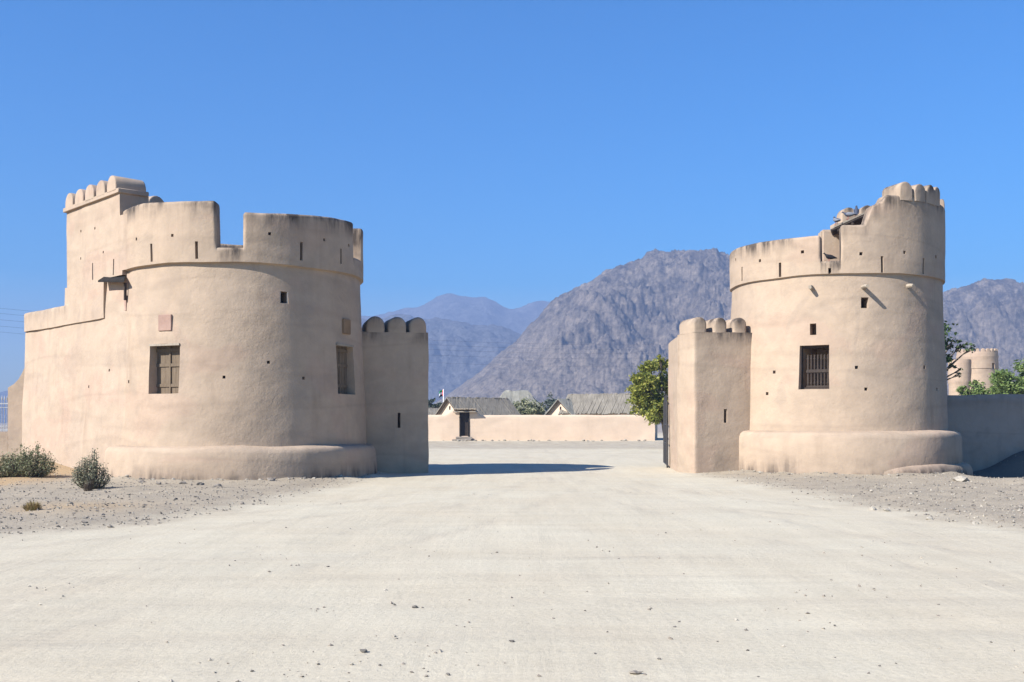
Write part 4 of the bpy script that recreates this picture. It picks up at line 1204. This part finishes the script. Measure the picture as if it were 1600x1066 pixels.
fg = [(648, 950, 14), (1014, 953, 8), (865, 967, 7), (800, 1003, 10), (593, 1040, 10), (660, 950, 8), (472, 1058, 10), (930, 1022, 9), (733, 938, 7), (512, 886, 6), (1054, 980, 8), (1061, 972, 6), (1030, 1030, 8), (1249, 970, 7), (1300, 932, 6),
      (1466, 963, 8), (1466, 945, 6), (1549, 1004, 7), (1185, 1058, 7), (1168, 1017, 7), (1299, 907, 6), (1068, 897, 6), (1374, 1041, 6), (1400, 1037, 7), (1121, 1003, 6), (678, 862, 5), (664, 860, 5), (713, 978, 5), (726, 980, 5), (455, 884, 5), (463, 884, 5), (681, 1021, 6), (662, 1045, 7), (1567, 915, 6), (1305, 1028, 5), (1008, 1055, 9), (545, 1052, 7), (630, 1038, 8)]
for px, py, wd in fg:
    gstone(px, py, wd*random.uniform(.5, .85), 'rock_dark' if random.random() < .45 else 'rock_grey', 'small dark stone scattered over the pale sandy track', 'small stones on the sandy track')
for k in range(60):
    px, py = random.uniform(5, 420), random.uniform(765, 835)
    x, y = gpos(px, py)
    if x < pw(y, LEDGE)-.3: stone(x, y, random.uniform(.014, .028)+.025*random.random()**3, random.choice(('rock_grey', 'rock_dark', 'rock_grey')), 'small stone on the gravelly ground in front of the left tower', 'stones on the left gravel')
for k in range(90):
    px, py = random.uniform(1330, 1598), random.uniform(756, 812)
    x, y = gpos(px, py)
    if x > pw(y, REDGE)+.2: stone(x, y, random.uniform(.015, .03)+.03*random.random()**3, random.choice(('rock_grey', 'rock_dark', 'rock_grey', 'rock_dark', 'rock_pale')), 'small stone on the grey gravel in front of the right tower', 'stones on the right gravel')
for T_, lo_a, hi_a, rr0, lab, grp in ((TL, -62, 60, 4.27, 'crumbled stone wedged along the foot of the left tower plinth', 'stones along the left plinth'), (TR, -50, 50, 4.30, 'crumbled stone wedged along the foot of the right tower plinth', 'stones along the right plinth')):
    for k in range(64):
        th = random.uniform(lo_a, hi_a); r_ = rr0+abs(random.gauss(0, .16))+(.16 if T_ is TR and th > 8 else 0)
        q = T_.pt(th, r_, 0); stone(q.x, q.y, random.uniform(.012, .03)+.045*random.random()**3, random.choice(('rock_grey', 'rock_dark', 'rock_pale', 'rock_pale')), lab, grp)
# uncountable gravel: one object
bm = bmesh.new(); made = 0
OCT = [(1, 0, 0), (-1, 0, 0), (0, 1, 0), (0, -1, 0), (0, 0, 1), (0, 0, -1)]
OF = [(0, 2, 4), (2, 1, 4), (1, 3, 4), (3, 0, 4), (2, 0, 5), (1, 2, 5), (3, 1, 5), (0, 3, 5)]
while made < 9000:
    y = 5.5+34*random.random()**1.3; x = random.uniform(-.56, .56)*y
    g = gravel_mask(x, y)
    if random.random() > ((.10 if noise.noise(Vector((x*.5, y*.5, 2))) > .22 else .012) if g < .4 else .9): continue
    if (Vector((x, y, 0))-CL).length < 4.0 or (Vector((x, y, 0))-CR).length < 4.0: continue
    s = (.006+.022*random.random()**2.5)*(1.25 if g > .4 else .8); c = Vector((x, y, gh(x, y)+s*.2)); rot = Matrix.Rotation(random.uniform(0, 6), 3, Vector((random.random(), random.random(), 1)).normalized())
    vs = [bm.verts.new(c+rot@Vector((q[0]*s*random.uniform(.7, 1.4), q[1]*s*random.uniform(.7, 1.3), q[2]*s*.7))) for q in OCT]
    mi = random.choice((0, 0, 0, 1, 2, 2, 2))
    for f in OF: bm.faces.new([vs[i] for i in f]).material_index = mi
    made += 1
o = bm_obj('gravel', bm, [M['rock_grey'], M['rock_dark'], M['rock_pale']], None, flat=True)
tag(o, 'loose grey gravel scattered over the sandy ground', 'gravel', kind='stuff')

# rubble at the foot of the far wall
for k in range(40):
    x = random.uniform(P(675, 0, 81).x, P(1020, 0, 81).x); y = random.uniform(80.0, 81.6)
    stone(x, y, random.uniform(.05, .14), random.choice(('rock_grey', 'rock_pale', 'rock_pale')), 'pale rubble stone along the foot of the far compound wall', 'rubble along the far wall')

# ------------------------------------------------------------------ power cables
for k, (yl, yc) in enumerate(((480, 538), (488, 545), (498, 551), (508, 559), (517, 572))):
    bm = bmesh.new(); a, b = P(-20, yl, 170), P(1060, yc, 330); pts = []
    for i in range(41):
        f = i/40; q = a.lerp(b, f); q.z -= 2.2*4*f*(1-f); pts.append(q)
    tube(bm, pts, .015, 5)
    o = bm_obj('power_cable', bm, M['cable'])
    tag(o, ('topmost' if k == 0 else 'lowest' if k == 4 else ('second', 'middle', 'fourth')[k-1]+' from the top')+' of five thin power cables crossing behind the fort', 'cable', 'power cables behind the fort')

# ------------------------------------------------------------------ mountains
def mountain(name, prof, dist, depth, front, nx_, ny_, mat, rough, seed, px0, px1, pexp=1.0):
    me = bpy.data.meshes.new(name); V = []; 
    x0, x1 = (px0-800)/F*dist, (px1-800)/F*dist
    for j in range(ny_+1):
        tj = j/ny_; y = dist-front+(front+depth)*tj
        for i in range(nx_+1):
            px = px0+(px1-px0)*i/nx_; x = (px-800)/F*y
            hz = (HOR-pw(px, prof))/F*dist
            t = (y-(dist-front))/front if y <= dist else 1-(y-dist)/depth
            t = max(0, min(1, t))
            env = t**pexp if y <= dist else t
            q = Vector((x, y, seed))/dist
            rdg = noise.ridged_multi_fractal(q*9+Vector((seed, 0, 0)), .9, 2.1, 7, 1.0, 2.0)
            fine = noise.fractal(q*40, .55, 2.1, 7)
            rd2 = noise.ridged_multi_fractal(q*26+Vector((0, seed, 0)), .9, 2.1, 5, 1.0, 2.0)-1.0
            lat = noise.noise(Vector((x/dist*6, seed, 0)))*.12
            edge = 4*t*(1-t)
            h = hz*(env+lat*edge) + (rdg-1.0)*rough*hz*(.10+1.6*edge)*.55*min(1, t*2) + fine*rough*hz*(.18+.2*edge) + rd2*rough*hz*.22*edge*min(1, t*2)**1.5
            V.append((x, y, max(h, 0)*1.0-3*(1-min(1, t*20))))
    n = nx_+1
    Fc = [(j*n+i, j*n+i+1, (j+1)*n+i+1, (j+1)*n+i) for j in range(ny_) for i in range(nx_)]
    me.from_pydata(V, [], Fc); me.update()
    for p in me.polygons: p.use_smooth = True
    return tag(link(name, me, mat), kind='structure')
main = [(640, 652), (695, 618), (750, 578), (800, 535), (840, 496), (870, 466), (900, 450), (940, 427), (985, 409), (1015, 396), (1060, 387), (1085, 391), (1100, 392), (1120, 390), (1145, 400), (1200, 415), (1300, 450), (1420, 470), (1475, 457), (1510, 446), (1540, 434), (1570, 436), (1600, 441), (1700, 470)]
mountain('mountain', main, 1200, 500, 360, 640, 260, M['mountain'], .17, 3.3, 600, 1720, 1.0)
mid = [(300, 560), (450, 520), (560, 500), (620, 492), (670, 497), (740, 503), (800, 513), (860, 540), (950, 600)]
mountain('hills', mid, 2000, 600, 420, 300, 200, M['mountain_far'], .15, 8.1, 250, 1000, 1.0)
far = [(-300, 640), (-100, 625), (0, 612), (200, 560), (400, 505), (560, 494), (600, 488), (640, 481), (672, 470), (690, 461), (705, 458), (735, 461), (760, 462), (790, 482), (815, 478), (840, 470), (900, 475), (1100, 500), (1700, 520), (2000, 540)]
mountain('far_mountain', far, 3000, 500, 600, 300, 140, M['mountain_far'], .12, 5.7, -300, 1950, 1.0)

# ------------------------------------------------------------------ haze
bm = bmesh.new(); box(bm, (0, 1875, 198.0), (4100, 0, 0), (0, 2225, 0), (0, 0, 201.0))
ht = bpy.data.materials.new('haze_air'); ht.use_nodes = True; nn = ht.node_tree.nodes
nn.remove(nn['Principled BSDF']); pv = nn.new('ShaderNodeVolumePrincipled')
pv.inputs['Color'].default_value = (.30, .425, .72, 1); pv.inputs['Density'].default_value = 4.7e-4; pv.inputs['Anisotropy'].default_value = 0.0
ht.node_tree.links.new(pv.outputs[0], nn['Material Output'].inputs['Volume'])
o = bm_obj('haze', bm, ht, None, flat=True); tag(o, 'thin blue haze filling the air towards the mountains', 'haze', kind='stuff')
